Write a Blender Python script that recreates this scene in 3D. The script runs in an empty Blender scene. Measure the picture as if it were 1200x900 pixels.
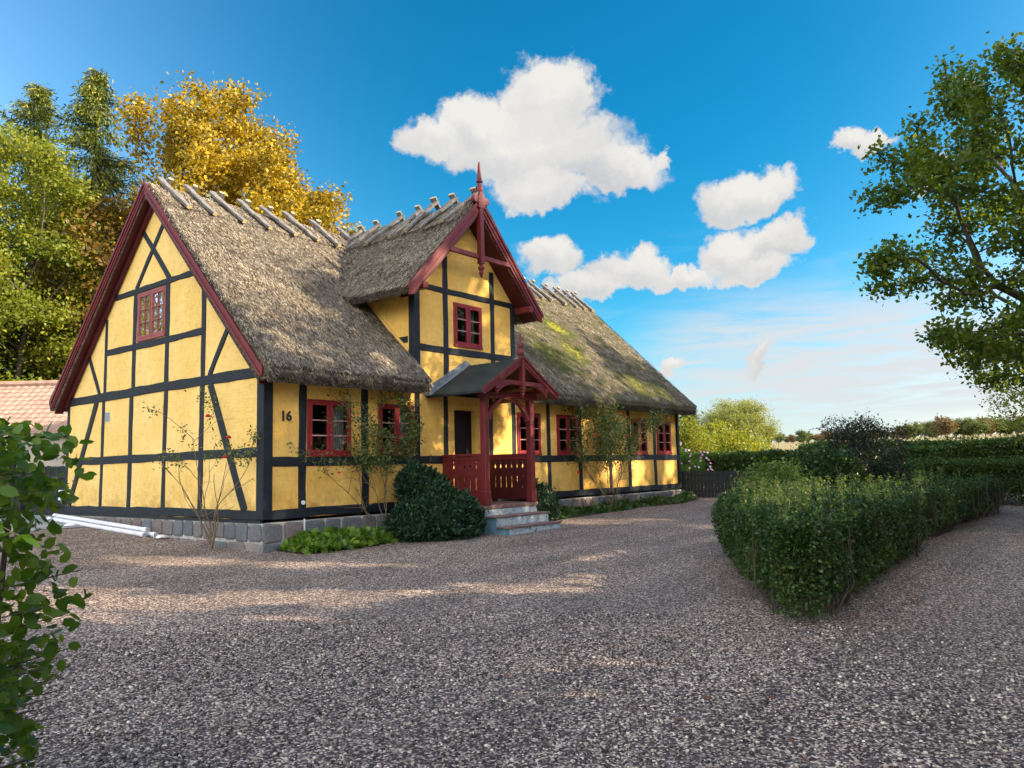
import bpy, bmesh, math, random
import numpy as np
from mathutils import Vector, Matrix, noise
random.seed(7); rng = np.random.default_rng(7)
sc = bpy.context.scene; C = sc.collection
R = math.radians

# ------------------------------------------------------------------ camera
cam = bpy.data.cameras.new('camera'); co = bpy.data.objects.new('camera', cam); C.objects.link(co)
fwd = Vector((0.7766219, 0.6210833, 0.1054226)); rgt = Vector((0.6263404, -0.7791930, -0.0235801)); upv = Vector((-0.0674994, -0.0843433, 0.9941479))
m = Matrix((rgt, upv, -fwd)).transposed().to_4x4(); m.translation = Vector((-7.3108, -10.98124, 0.74843))
co.matrix_world = m
cam.sensor_width = 36; cam.lens = 36 * 916.456 / 1200; cam.clip_start = 0.05; cam.clip_end = 6000
sc.camera = co
CAM = np.array([-7.3108, -10.98124, 0.74843])
# ------------------------------------------------------------------ light
SUN_AZ, SUN_EL = R(-60), R(27)
sc.view_settings.view_transform = 'Standard'; sc.view_settings.look = 'None'
sc.view_settings.exposure = 1.45; sc.view_settings.gamma = 1; sc.view_settings.use_curve_mapping = False
sd = Vector((math.cos(SUN_EL) * math.cos(SUN_AZ), math.cos(SUN_EL) * math.sin(SUN_AZ), math.sin(SUN_EL)))
sl = bpy.data.lights.new('sun', 'SUN'); sl.energy = 4.2; sl.angle = R(0.55); sl.color = (1.0, 0.84, 0.60)
so = bpy.data.objects.new('sun', sl); C.objects.link(so); so.rotation_euler = sd.to_track_quat('Z', 'Y').to_euler()

class NT:
    def __init__(s, t): s.t = t; s.n = t.nodes; s.l = t.links
    def add(s, typ, **k):
        n = s.n.new(typ)
        for a, v in k.items(): setattr(n, a, v)
        return n
    def link(s, a, b): s.l.new(a, b)
    def set(s, sock, v):
        if isinstance(v, bpy.types.NodeSocket): s.link(v, sock)
        else: sock.default_value = v
    def math(s, op, a, b=0.0, c=0.0, clamp=False):
        n = s.add('ShaderNodeMath', operation=op, use_clamp=clamp)
        for i, v in enumerate((a, b, c)): s.set(n.inputs[i], v)
        return n.outputs[0]
    def vmath(s, op, a, b=(0, 0, 0)):
        n = s.add('ShaderNodeVectorMath', operation=op)
        s.set(n.inputs[0], a)
        if op == 'SCALE': s.set(n.inputs[3], b)
        else: s.set(n.inputs[1], b)
        return n.outputs['Value'] if op in ('DOT_PRODUCT', 'LENGTH', 'DISTANCE') else n.outputs[0]
    def noise(s, vec, scale, detail=4, rough=.55, dist=0.0):
        n = s.add('ShaderNodeTexNoise'); s.set(n.inputs['Scale'], scale); n.inputs['Detail'].default_value = detail
        n.inputs['Roughness'].default_value = rough; n.inputs['Distortion'].default_value = dist
        if vec is not None: s.link(vec, n.inputs['Vector'])
        return n.outputs[0], n.outputs[1]
    def mapping(s, vec, scale=(1, 1, 1), rot=(0, 0, 0)):
        n = s.add('ShaderNodeMapping'); s.link(vec, n.inputs[0]); n.inputs['Scale'].default_value = scale; n.inputs['Rotation'].default_value = rot
        return n.outputs[0]
    def ramp(s, f, stops, interp='LINEAR'):
        n = s.add('ShaderNodeValToRGB'); n.color_ramp.interpolation = interp
        e = n.color_ramp.elements
        while len(e) > 1: e.remove(e[-1])
        e[0].position = stops[0][0]; e[0].color = (*stops[0][1], 1)
        for p, c in stops[1:]:
            q = e.new(p); q.color = (*c, 1)
        s.set(n.inputs[0], f); return n.outputs[0]
    def maprange(s, v, a, b, c=0.0, d=1.0, smooth=False):
        n = s.add('ShaderNodeMapRange'); n.clamp = True
        if smooth: n.interpolation_type = 'SMOOTHSTEP'
        for i, x in enumerate((v, a, b, c, d)): s.set(n.inputs[i], x)
        return n.outputs[0]
    def mix(s, f, a, b, mode='MIX'):
        n = s.add('ShaderNodeMix', data_type='RGBA', blend_type=mode)
        s.set(n.inputs[0], f)
        s.set(n.inputs[6], a if isinstance(a, bpy.types.NodeSocket) else (*a, 1)); s.set(n.inputs[7], b if isinstance(b, bpy.types.NodeSocket) else (*b, 1))
        return n.outputs[2]

# ------------------------------------------------------------------ sky with cumulus clouds (world)
w = bpy.data.worlds.new('World'); sc.world = w; w.use_nodes = True
W = NT(w.node_tree); W.n.clear()
out = W.add('ShaderNodeOutputWorld'); bg = W.add('ShaderNodeBackground'); W.link(bg.outputs[0], out.inputs[0])
SKY = 0.15
bg.inputs[1].default_value = SKY
sky = W.add('ShaderNodeTexSky', sky_type='NISHITA'); sky.sun_disc = False
sky.sun_elevation = SUN_EL; sky.sun_rotation = R(90) - SUN_AZ; sky.altitude = 50; sky.air_density = 1.0; sky.dust_density = 0.5; sky.ozone_density = 2.2
tc = W.add('ShaderNodeTexCoord'); D = tc.outputs['Generated']
hs = W.add('ShaderNodeHueSaturation'); W.link(sky.outputs[0], hs.inputs['Color']); hs.inputs['Saturation'].default_value = 1.25; hs.inputs['Value'].default_value = 1.0; hs.inputs['Hue'].default_value = 0.49
dk = W.maprange(W.vmath('DOT_PRODUCT', D, (0.735, 0.435, 0.52)), .66, 1.0, 1.0, .0, True)
skycol = W.mix(1.0, hs.outputs[0], W.mix(dk, (.04, .41, .47), (1.25, .92, .86)), 'MULTIPLY')
sep = W.add('ShaderNodeSeparateXYZ'); W.link(D, sep.inputs[0]); DZ = sep.outputs[2]
n1, c1 = W.noise(D, 7.0, 7, .62)
off = W.vmath('SCALE', W.vmath('SUBTRACT', c1, (.5, .5, .5)), 0.11)
n2, c2 = W.noise(D, 26.0, 5, .6)
off2 = W.vmath('SCALE', W.vmath('SUBTRACT', c2, (.5, .5, .5)), 0.045)
DD = W.vmath('ADD', W.vmath('ADD', D, off), off2)
def dirv(v): return np.array(v) / np.linalg.norm(v)
# centre direction, half width, half height (radians), roll, weight
CL = [((0.7321, 0.5566, 0.3927), .135, .052, -.08, 1.0), ((0.7313, 0.522, 0.439), .062, .055, .0, 1.0), ((0.6861, 0.5916, 0.4235), .060, .040, .1, 1.0), ((0.8055, 0.4693, 0.3618), .062, .028, -.3, 1.0), ((0.764, 0.5495, 0.3481), .07, .03, -.1, .9), ((0.6514, 0.6443, 0.4007), .05, .03, 0, .8),
      ((0.8853, 0.3426, 0.3146), .058, .036, .1, 1.0), ((0.898, 0.3622, 0.25), .050, .034, .1, 1.0), ((0.9134, 0.3152, 0.2576), .032, .028, .2, 1.0), ((0.9097, 0.3468, 0.2282), .045, .020, .1, .9), ((0.8785, 0.4215, 0.225), .050, .016, .1, .8), ((0.8442, 0.4795, 0.2398), .052, .028, -.1, 1.0), ((0.8193, 0.5273, 0.225), .050, .024, .0, 1.0), ((0.7818, 0.5652, 0.2634), .052, .032, .0, 1.0),
      ((0.9070, 0.2246, 0.3563), .034, .017, .1, .9), ((0.8842, 0.4534, 0.1125), .020, .014, .0, .85), ((0.9307, 0.3454, 0.1206), .030, .014, .5, .6), ((0.93, .165, .31), .022, .013, .4, .8),
      ((0.99, 0.10, 0.045), .018, .006, 0, .7), ((0.955, .29, .028), .016, .006, 0, .6), ((0.82, .42, .36), .012, .014, 0.6, .5),
      # unseen clouds added behind and beside the viewer as fill light
      ((-0.8, -0.3, 0.35), .5, .2, 0, 1.0), ((-0.7, 0.5, 0.5), .32, .16, .2, 1.0), ((-0.25, -0.85, 0.5), .3, .16, 0, 1.0), ((-0.9, 0.2, 0.25), .35, .12, 0, 1.0), ((-0.4, -0.3, 0.85), .32, .2, .5, 1.0), ((0.1, -0.8, 0.25), .3, .10, 0, 1.0), ((-.95, .25, .45), .42, .2, 0, 1.0), ((-.5, .1, .8), .3, .2, 0, 1.0), ((-.6, -.75, .2), .4, .12, 0, 1.0), ((-0.2, .95, .22), .22, .08, 0, .9)]
dens = None; hgt = None
for c, a, b, roll, wt in CL:
    c = dirv(c); u = np.cross((0, 0, 1), c); u = -u / np.linalg.norm(u); v = np.cross(u, c); v = v / np.linalg.norm(v)
    if v[2] < 0: v = -v
    u2 = u * math.cos(roll) + v * math.sin(roll); v2 = -u * math.sin(roll) + v * math.cos(roll)
    X = W.vmath('DOT_PRODUCT', DD, tuple(u2 / a)); Y = W.vmath('DOT_PRODUCT', DD, tuple(v2 / b))
    # flatter underside
    Yb = W.math('MULTIPLY', W.math('MINIMUM', Y, 0), 1.25); Y2 = W.math('ADD', W.math('MAXIMUM', Y, 0), Yb)
    q = W.math('ADD', W.math('MULTIPLY', X, X), W.math('MULTIPLY', Y2, Y2))
    mm = W.math('MULTIPLY', W.math('SUBTRACT', 1.0, q), wt)
    side = W.math('MULTIPLY', W.math('MINIMUM', W.vmath('DOT_PRODUCT', D, tuple(c)), 0), 50)
    mm = W.math('ADD', mm, side)
    h = W.math('MULTIPLY', W.math('MAXIMUM', mm, 0), W.math('ADD', Y, W.math('MULTIPLY', X, .35)))
    if dens is None: dens, hgt = mm, h
    else:
        dens = W.math('SMOOTH_MAX', dens, mm, .25) if False else W.math('MAXIMUM', dens, mm); hgt = W.math('ADD', hgt, h)
n3, _ = W.noise(DD, 15.0, 10, .66)
dn = W.math('ADD', dens, W.math('MULTIPLY', W.math('SUBTRACT', n3, .44), 1.5))
mask = W.maprange(dn, -.10, .54, 0, 1, True)
n4, _ = W.noise(DD, 9.0, 6, .6)
lit = W.maprange(W.math('ADD', hgt, W.math('MULTIPLY', W.math('SUBTRACT', n4, .5), 1.5)), -.6, .35)
CB = 2.15
BEH = W.maprange(W.vmath('DOT_PRODUCT', D, (-.777, -.621, .1)), -.1, .25, 1.0, 5.2, True)  # boosts the added clouds behind the viewer, to fill the shade
ccol = W.mix(lit, tuple(CB * x for x in (.66, .68, .715)), tuple(CB * x for x in (1.0, .975, .93)))
# high thin cirrus towards the right, above the horizon
Dm = W.mapping(D, scale=(3.0, 3.0, 26.0), rot=(0.0, R(4), 0))
n5, _ = W.noise(Dm, 2.2, 7, .62, .6)
band = W.math('MULTIPLY', W.maprange(DZ, .02, .07, 0, 1, True), W.maprange(DZ, .14, .24, 1, 0, True))
azm = W.maprange(W.vmath('DOT_PRODUCT', D, tuple(dirv((.965, .25, .1)))), .955, .992, 0, 1, True)
cir = W.math('MULTIPLY', W.math('MULTIPLY', band, azm), W.maprange(n5, .28, .60, .25, .95, True))
# thin veil everywhere near the clouds
n6, _ = W.noise(W.mapping(D, scale=(2, 2, 9)), 3.0, 6, .6, .3)
veil = W.math('MULTIPLY', W.maprange(n6, .52, .78, 0, .30, True), W.maprange(DZ, .15, .33, 1, 0, True))
skycol = W.mix(W.maprange(DZ, .0, .20, .62, 0, True), skycol, tuple(CB * x for x in (.66, .80, .92)))
col = W.mix(W.math('MAXIMUM', cir, veil), skycol, tuple(CB * x for x in (.86, .89, .92)))
ccol = W.mix(1.0, ccol, W.vmath('SCALE', (1, 1, 1), BEH), 'MULTIPLY')
col = W.mix(mask, col, ccol)
col = W.mix(mask, W.mix(0.0, col, col), W.mix(1.0, ccol, W.vmath('SCALE', (1, 1, 1), BEH), 'MULTIPLY')) if False else col
W.link(col, bg.inputs[0])

# ------------------------------------------------------------------ materials
MATS = {}
def mat(name):
    m = bpy.data.materials.new(name); m.use_nodes = True; t = NT(m.node_tree); t.n.clear()
    o = t.add('ShaderNodeOutputMaterial'); b = t.add('ShaderNodeBsdfPrincipled'); t.link(b.outputs[0], o.inputs[0])
    t.o = o; t.b = b; t.pos = t.add('ShaderNodeNewGeometry').outputs['Position']
    b.inputs['Specular IOR Level'].default_value = .3
    MATS[name] = m; return m, t
def bump(t, h, strength=.5, dist=.01):
    n = t.add('ShaderNodeBump'); n.inputs['Strength'].default_value = strength; n.inputs['Distance'].default_value = dist
    t.set(n.inputs['Height'], h); t.link(n.outputs[0], t.b.inputs['Normal'])
def island(t): return t.add('ShaderNodeNewGeometry').outputs['Random Per Island']
def simple(name, col, rough=.6, var=.15, scale=6, bmp=.2, bs=60, spec=.3):
    m, t = mat(name); f, _ = t.noise(t.pos, scale, 5)
    t.link(t.mix(t.maprange(f, .3, .7), tuple(c * (1 - var) for c in col), tuple(min(1, c * (1 + var)) for c in col)), t.b.inputs['Base Color'])
    t.b.inputs['Roughness'].default_value = rough; t.b.inputs['Specular IOR Level'].default_value = spec
    if bmp: g, _ = t.noise(t.pos, bs, 4); bump(t, g, bmp, .004)
    return m

def plaster(name, ca, cb, stain):
    m, t = mat(name)
    f, _ = t.noise(t.pos, 1.1, 6, .6); g, _ = t.noise(t.pos, 9, 6, .65)
    c = t.mix(t.maprange(f, .35, .65), ca, cb)
    c = t.mix(t.maprange(g, .50, .72, 0, .60), c, stain)
    s = t.add('ShaderNodeSeparateXYZ'); t.link(t.pos, s.inputs[0])
    h, _ = t.noise(t.pos, 3.3, 6, .7)
    low = t.math('MULTIPLY', t.maprange(s.outputs[2], .1, .75, 1, 0), t.maprange(h, .42, .64, 0, .8))
    c = t.mix(low, c, tuple(x * .62 for x in stain))
    # flaked paint
    k, _ = t.noise(t.pos, 22, 5, .6); k2, _ = t.noise(t.pos, 2.0, 2)
    fl = t.math('MULTIPLY', t.maprange(k, .665, .68), t.maprange(k2, .56, .60))
    c = t.mix(fl, c, (.62, .60, .56))
    vc = t.add('ShaderNodeTexVoronoi', feature='DISTANCE_TO_EDGE'); vc.inputs['Scale'].default_value = 1.7; t.link(t.vmath('ADD', t.pos, t.vmath('SCALE', t.noise(t.pos, 3.2, 5, .7)[1], .9)), vc.inputs['Vector'])
    c = t.mix(t.math('MULTIPLY', t.maprange(vc.outputs[0], .003, .011, 1, 0), t.maprange(t.noise(t.pos, 1.6, 2)[0], .45, .6, 0, .55)), c, tuple(x * .45 for x in stain))
    streak, _ = t.noise(t.mapping(t.pos, scale=(5, 5, .5)), 3, 5, .6)
    c = t.mix(t.maprange(streak, .55, .8, 0, .25), c, tuple(x * .7 for x in stain))
    t.link(c, t.b.inputs['Base Color']); t.b.inputs['Roughness'].default_value = .85; t.b.inputs['Specular IOR Level'].default_value = .15
    b1, _ = t.noise(t.pos, 5, 6, .6); b2, _ = t.noise(t.pos, 70, 4, .6)
    br, _ = t.noise(t.mapping(t.pos, scale=(3, 3, 14)), 1.6, 4, .5)
    bump(t, t.math('ADD', t.math('ADD', t.math('MULTIPLY', b1, 1.6), t.math('MULTIPLY', br, .8)), t.math('MULTIPLY', b2, .14)), .55, .02)
    return m
M_gableplaster = plaster('faded_yellow_plaster', (.83, .54, .155), (.91, .635, .235), (.66, .38, .09))  # yellow plaster made paler: the gable's brighter light is put into its colour
M_plaster = plaster('yellow_plaster', (.81, .475, .10), (.90, .58, .165), (.64, .33, .06))
M_timber, t = mat('black_timber')
f, _ = t.noise(t.mapping(t.pos, scale=(9, 9, 9)), 1, 5); g, _ = t.noise(t.pos, 45, 6, .7)
c = t.mix(t.maprange(f, .3, .7), (.008, .012, .017), (.015, .021, .028)); c = t.mix(t.maprange(g, .61, .71, 0, .65), c, (.15, .16, .165))
t.link(c, t.b.inputs['Base Color']); t.b.inputs['Roughness'].default_value = .62
b1, _ = t.noise(t.pos, 28, 6, .7); bump(t, b1, .6, .008)
def redpaint(name, col):
    m, t = mat(name); f, _ = t.noise(t.pos, 4, 5); g, _ = t.noise(t.pos, 55, 5, .7)
    c = t.mix(t.maprange(f, .3, .7), tuple(x * .85 for x in col), tuple(x * 1.15 for x in col)); c = t.mix(t.maprange(g, .7, .76, 0, .4), c, (.35, .25, .22))
    t.link(c, t.b.inputs['Base Color']); t.b.inputs['Roughness'].default_value = .5
    b1, _ = t.noise(t.pos, 30, 5, .6); bump(t, b1, .25, .004); return m
M_red = redpaint('oxblood_paint', (.150, .020, .022)); M_winred = redpaint('window_red_paint', (.26, .020, .026)); M_pinkred = redpaint('faded_red_paint', (.29, .075, .07))
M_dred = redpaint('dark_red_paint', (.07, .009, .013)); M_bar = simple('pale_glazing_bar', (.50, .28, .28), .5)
def glass_mat():
    m = bpy.data.materials.new('window_glass'); m.use_nodes = True; t = NT(m.node_tree); t.n.clear()
    o = t.add('ShaderNodeOutputMaterial'); mx = t.add('ShaderNodeMixShader'); tr = t.add('ShaderNodeBsdfTransparent'); gl = t.add('ShaderNodeBsdfGlossy')
    tr.inputs[0].default_value = (.75, .8, .8, 1); gl.inputs['Roughness'].default_value = .02; gl.inputs[0].default_value = (.95, .97, 1, 1)
    fr = t.add('ShaderNodeFresnel'); fr.inputs[0].default_value = 1.45
    geo = t.add('ShaderNodeNewGeometry'); nz, _ = t.noise(geo.outputs['Position'], 3.5, 2)
    bp = t.add('ShaderNodeBump'); bp.inputs['Strength'].default_value = .25; bp.inputs['Distance'].default_value = .02; t.link(nz, bp.inputs['Height']); t.link(bp.outputs[0], gl.inputs['Normal'])
    t.link(fr.outputs[0], mx.inputs[0]); t.link(tr.outputs[0], mx.inputs[1]); t.link(gl.outputs[0], mx.inputs[2]); t.link(mx.outputs[0], o.inputs[0]); return m
M_glass = glass_mat()
M_curtain = simple('curtain_cloth', (.42, .42, .42), .9); M_dark = simple('dark_interior', (.03, .025, .02), .9)
M_white = simple('white_plastic', (.72, .73, .76), .4); M_lamp = simple('lampshade_cloth', (.75, .74, .70), .8); M_log = None
M_felt, t = mat('roofing_felt'); f, _ = t.noise(t.pos, 3, 6, .65); g, _ = t.noise(t.pos, 120, 3)
t.link(t.mix(t.maprange(f, .35, .7), (.010, .017, .018), (.028, .038, .037)), t.b.inputs['Base Color']); t.b.inputs['Roughness'].default_value = .7; bump(t, g, .5, .004)
M_lead = simple('lead_flashing', (.16, .19, .21), .5, .25, 9)
M_door = simple('dark_door', (.012, .004, .007), .7, .3)
# thatch
def thatch(name, straw):
    m, t = mat(name)
    s = t.add('ShaderNodeSeparateXYZ'); t.link(t.pos, s.inputs[0])
    f, _ = t.noise(t.pos, 1.3, 6, .65); g, _ = t.noise(t.pos, 24, 6, .75)
    c = t.mix(t.maprange(f, .3, .7), (.27, .225, .175), (.40, .335, .25))
    if straw:
        rr = island(t); c = t.ramp(rr, [(0, (.035, .026, .02)), (.3, (.13, .10, .075)), (.6, (.38, .30, .21)), (.86, (.64, .53, .37)), (1, (.90, .80, .62))])
        c = t.mix(t.maprange(f, .42, .66, 0, .5), c, (.20, .175, .155))
    else: c = t.mix(t.maprange(g, .40, .6), (.04, .033, .028), c)
    g2, _ = t.noise(t.mapping(t.pos, scale=(1.0, .6, .6)), 21, 5, .8); c = t.mix(1.0, c, t.vmath('SCALE', (1, 1, 1), t.maprange(g2, .36, .64, .38, 1.22)), 'MULTIPLY')
    # moss: strongest on the lower right slope
    mn, _ = t.noise(t.pos, 2.6, 7, .7); mn2, _ = t.noise(t.pos, 9.0, 5, .7)
    east = t.maprange(s.outputs[0], 5.5, 9.0, 0.02, .215)
    blobs = None
    for (x, y, z), r, wv in [((10.9, 1.9, 4.7), .85, .34), ((10.4, 1.0, 3.9), 1.0, .26), ((12.2, .1, 3.0), 1.1, .22), ((13.4, -.1, 2.9), .9, .20), ((9.0, .8, 3.6), 1.5, .2), ((1.9, 1.5, 4.3), .8, .12), ((1.6, .2, 3.0), .8, .08)]:
        d = t.vmath('DISTANCE', t.pos, (x, y, z)); bb = t.maprange(d, 0, r, wv, 0, True); blobs = bb if blobs is None else t.math('MAXIMUM', blobs, bb)
    tot = t.math('ADD', t.math('ADD', mn, t.math('MULTIPLY', t.math('SUBTRACT', mn2, .5), .35)), t.math('ADD', east, blobs))
    c = t.mix(t.maprange(tot, .66, .86, 0, .85), c, (.115, .125, .032))
    bright = t.maprange(t.math('ADD', mn2, blobs), .70, .86, 0, .9)
    c = t.mix(bright, c, (.46, .44, .04))
    t.link(c, t.b.inputs['Base Color']); t.b.inputs['Roughness'].default_value = .9; t.b.inputs['Specular IOR Level'].default_value = .12
    bump(t, g, 1.0, .05); return m
M_thatch = thatch('thatch_body', False); M_straw = thatch('thatch_straw', True)
M_log, t = mat('weathered_wood'); f, _ = t.noise(t.mapping(t.pos, scale=(8, 8, 8)), 1.5, 6, .6); g, _ = t.noise(t.pos, 60, 4, .6)
t.link(t.mix(t.maprange(f, .3, .7), (.10, .092, .088), (.24, .22, .205)), t.b.inputs['Base Color']); t.b.inputs['Roughness'].default_value = .8; bump(t, g, .6, .01)
M_logend = simple('sawn_log_end', (.60, .44, .20), .8, .25, 30)
# granite blocks
M_stone, t = mat('granite_block'); r_ = island(t)
c = t.ramp(r_, [(0, (.08, .095, .11)), (.3, (.13, .145, .155)), (.5, (.17, .125, .11)), (.7, (.11, .125, .14)), (.85, (.17, .10, .09)), (1, (.22, .205, .185))])
f, _ = t.noise(t.pos, 40, 5, .7); c = t.mix(t.maprange(f, .45, .7, 0, .5), c, (.36, .34, .33)); f2, _ = t.noise(t.pos, 4, 5); c = t.mix(t.maprange(f2, .5, .7, 0, .4), c, (.10, .10, .095))
t.link(c, t.b.inputs['Base Color']); t.b.inputs['Roughness'].default_value = .85; f3, _ = t.noise(t.pos, 12, 6, .7); bump(t, f3, .8, .03)
M_mortar = simple('lime_mortar', (.40, .385, .35), .9, .25, 8, .5, 40)
M_stepstone, t = mat('crazed_step_stone')
v = t.add('ShaderNodeTexVoronoi', feature='DISTANCE_TO_EDGE'); v.inputs['Scale'].default_value = 4.5; nz = t.noise(t.pos, 6, 3)[1]
t.link(t.vmath('ADD', t.pos, t.vmath('SCALE', nz, .25)), v.inputs['Vector'])
f, _ = t.noise(t.pos, 8, 5); c = t.mix(t.maprange(f, .3, .7), (.33, .40, .43), (.48, .55, .57)); c = t.mix(t.maprange(v.outputs[0], .012, .03, 1, 0), c, (.08, .09, .09))
t.link(c, t.b.inputs['Base Color']); t.b.inputs['Roughness'].default_value = .8; bump(t, f, .5, .01)
M_bluepaint = simple('blue_grey_paint', (.10, .20, .25), .6, .25, 5); M_tread = simple('red_brown_tread', (.20, .115, .10), .6, .3, 12, .4)
M_tile, t = mat('clay_pantile'); r_ = island(t); f, _ = t.noise(t.pos, 6, 6, .7)
c = t.mix(t.maprange(f, .35, .7), (.34, .19, .14), (.47, .33, .26)); t.link(c, t.b.inputs['Base Color']); t.b.inputs['Roughness'].default_value = .85; bump(t, f, .6, .02)
M_whitewall = simple('pale_render', (.52, .43, .37), .9, .12, 3); M_blackwood = simple('black_fence_wood', (.016, .017, .019), .6, .4, 10, .5, 30)
# gravel
M_gravel, t = mat('gravel')
v = t.add('ShaderNodeTexVoronoi'); v.inputs['Scale'].default_value = 70; v.inputs['Randomness'].default_value = 1
nv = t.noise(t.pos, 120, 2)[1]; t.link(t.vmath('ADD', t.mapping(t.pos, scale=(1, 1, .2)), t.vmath('SCALE', nv, .006)), v.inputs['Vector'])
sp = t.add('ShaderNodeSeparateColor'); t.link(v.outputs['Color'], sp.inputs[0])
c = t.ramp(sp.outputs[0], [(0, (.018, .014, .014)), (.30, (.055, .042, .040)), (.48, (.11, .085, .080)), (.62, (.23, .185, .16)), (.82, (.46, .385, .31)), (1, (.86, .77, .62))])
f, _ = t.noise(t.pos, .55, 5, .6); f2, _ = t.noise(t.pos, 2.7, 5, .65)
c = t.mix(1.0, c, (1.12, 1.00, .98), 'MULTIPLY'); c = t.mix(t.maprange(f, .40, .68, 0, .30), c, (.14, .11, .095)); fw_, _ = t.noise(t.mapping(t.pos, scale=(.22, 1.1, 1), rot=(0, 0, -.45)), 1.4, 4, .55); c = t.mix(1.0, c, t.vmath('SCALE', (1, 1, 1), t.maprange(fw_, .35, .65, .78, 1.16)), 'MULTIPLY'); c = t.mix(t.maprange(f2, .56, .72, 0, .28), c, (.08, .06, .05))
edge = t.maprange(v.outputs['Distance'], .35, .75, 1, .35); cc = t.add('ShaderNodeMix', data_type='RGBA', blend_type='MULTIPLY'); cc.inputs[0].default_value = 1; t.link(c, cc.inputs[6]); t.link(edge, cc.inputs[7])
t.link(c, t.b.inputs['Base Color']); t.b.inputs['Roughness'].default_value = .75
hh = t.math('ADD', t.math('MULTIPLY', t.math('SUBTRACT', 1, v.outputs['Distance']), 1.0), t.math('MULTIPLY', sp.outputs[1], .55)); bump(t, hh, 1.0, .013)
M_pebble, t = mat('pebble'); r_ = island(t)
c = t.ramp(r_, [(0, (.02, .017, .017)), (.3, (.07, .055, .05)), (.5, (.14, .11, .10)), (.64, (.26, .21, .18)), (.84, (.48, .40, .32)), (1, (.85, .76, .62))]); t.link(c, t.b.inputs['Base Color']); t.b.inputs['Roughness'].default_value = .6
M_concrete = simple('old_concrete', (.30, .31, .31), .85, .2, 1.5, .4, 40)
M_land, t = mat('farmland'); f, _ = t.noise(t.mapping(t.pos, scale=(.02, .008, .02)), 1, 5); f2, _ = t.noise(t.pos, 3, 4)
s = t.add('ShaderNodeSeparateXYZ'); t.link(t.pos, s.inputs[0])
c = t.mix(t.maprange(f2, .3, .7), (.05, .085, .02), (.09, .12, .03)); far = t.maprange(s.outputs[0], 35, 60); c = t.mix(far, c, t.mix(t.maprange(f, .42, .55), (.22, .17, .07), (.30, .24, .11)))
t.link(c, t.b.inputs['Base Color']); t.b.inputs['Roughness'].default_value = .95
M_earth = simple('dark_earth', (.045, .032, .022), .95, .3, 8, .6, 30)
def leafmat(name, stops, transl=.35, rough=.45, scale=1.2):
    m = bpy.data.materials.new(name); m.use_nodes = True; t = NT(m.node_tree); t.n.clear()
    o = t.add('ShaderNodeOutputMaterial'); g = t.add('ShaderNodeNewGeometry'); f, _ = t.noise(g.outputs['Position'], scale, 3)
    v = t.math('ADD', t.math('MULTIPLY', g.outputs['Random Per Island'], .62), t.maprange(f, .3, .7, 0, .38))
    c = t.ramp(v, stops); b = t.add('ShaderNodeBsdfPrincipled'); t.link(c, b.inputs['Base Color']); b.inputs['Roughness'].default_value = rough; b.inputs['Specular IOR Level'].default_value = .35
    tl = t.add('ShaderNodeBsdfTranslucent'); c2 = t.mix(1.0, c, (1.5, 1.35, .5), 'MULTIPLY'); t.link(c2, tl.inputs[0])
    mx = t.add('ShaderNodeMixShader'); mx.inputs[0].default_value = transl; t.link(b.outputs[0], mx.inputs[1]); t.link(tl.outputs[0], mx.inputs[2]); t.link(mx.outputs[0], o.inputs[0]); return m
L_green = leafmat('leaf_green', [(0, (.022, .055, .012)), (.5, (.05, .10, .018)), (1, (.10, .15, .025))])
L_hedge = leafmat('leaf_privet', [(0, (.010, .028, .009)), (.45, (.026, .062, .015)), (.85, (.068, .12, .022)), (1, (.18, .24, .04))], .3, .4, 1.6)
L_hedgelight = leafmat('leaf_young_privet', [(0, (.05, .11, .02)), (.5, (.11, .19, .035)), (1, (.26, .32, .06))], .35, .4, 1.6)
L_beech = leafmat('leaf_beech', [(0, (.035, .085, .012)), (.5, (.08, .16, .02)), (.88, (.19, .27, .03)), (.96, (.30, .25, .03)), (1, (.38, .13, .03))], .5, .32, 2)
L_dark = leafmat('leaf_dark_conifer', [(0, (.03, .055, .014)), (.6, (.08, .115, .024)), (1, (.18, .19, .035))], .12, .5, .8)
L_conlight = leafmat('conifer_tips', [(0, (.10, .15, .02)), (.6, (.24, .27, .04)), (1, (.40, .35, .07))], .2, .5, .8)
L_lime = leafmat('leaf_yellow_green', [(0, (.07, .11, .015)), (.5, (.19, .23, .025)), (1, (.38, .36, .045))], .4, .45, .6)
L_gold = leafmat('leaf_gold_chestnut', [(0, (.08, .075, .010)), (.3, (.22, .165, .014)), (.65, (.44, .315, .018)), (.9, (.58, .40, .022)), (1, (.32, .16, .015))], .3, .5, .5)
L_brown = leafmat('leaf_brown_chestnut', [(0, (.045, .05, .012)), (.4, (.11, .09, .018)), (.75, (.20, .115, .022)), (1, (.36, .19, .03))], .35, .5, .5)
L_right = leafmat('leaf_maple', [(0, (.035, .07, .014)), (.5, (.085, .14, .02)), (.85, (.18, .23, .022)), (1, (.36, .34, .035))], .5, .42, .7)
L_yew = leafmat('leaf_yew', [(0, (.006, .020, .010)), (.5, (.016, .048, .018)), (1, (.045, .10, .035))], .1, .5, 3)
L_rose = leafmat('leaf_rose', [(0, (.035, .075, .02)), (.5, (.085, .13, .035)), (.85, (.20, .21, .06)), (1, (.30, .20, .06))], .3, .45, 3)
L_cover = leafmat('leaf_geranium', [(0, (.03, .08, .012)), (.45, (.09, .18, .022)), (1, (.27, .38, .05))], .35, .45, 3)
L_coverdk = leafmat('leaf_ivy', [(0, (.022, .06, .015)), (.6, (.05, .10, .025)), (1, (.13, .17, .05))], .25, .4, 3)
L_cosmos = leafmat('leaf_cosmos', [(0, (.07, .17, .02)), (1, (.17, .32, .04))], .4, .5, 2)
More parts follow.
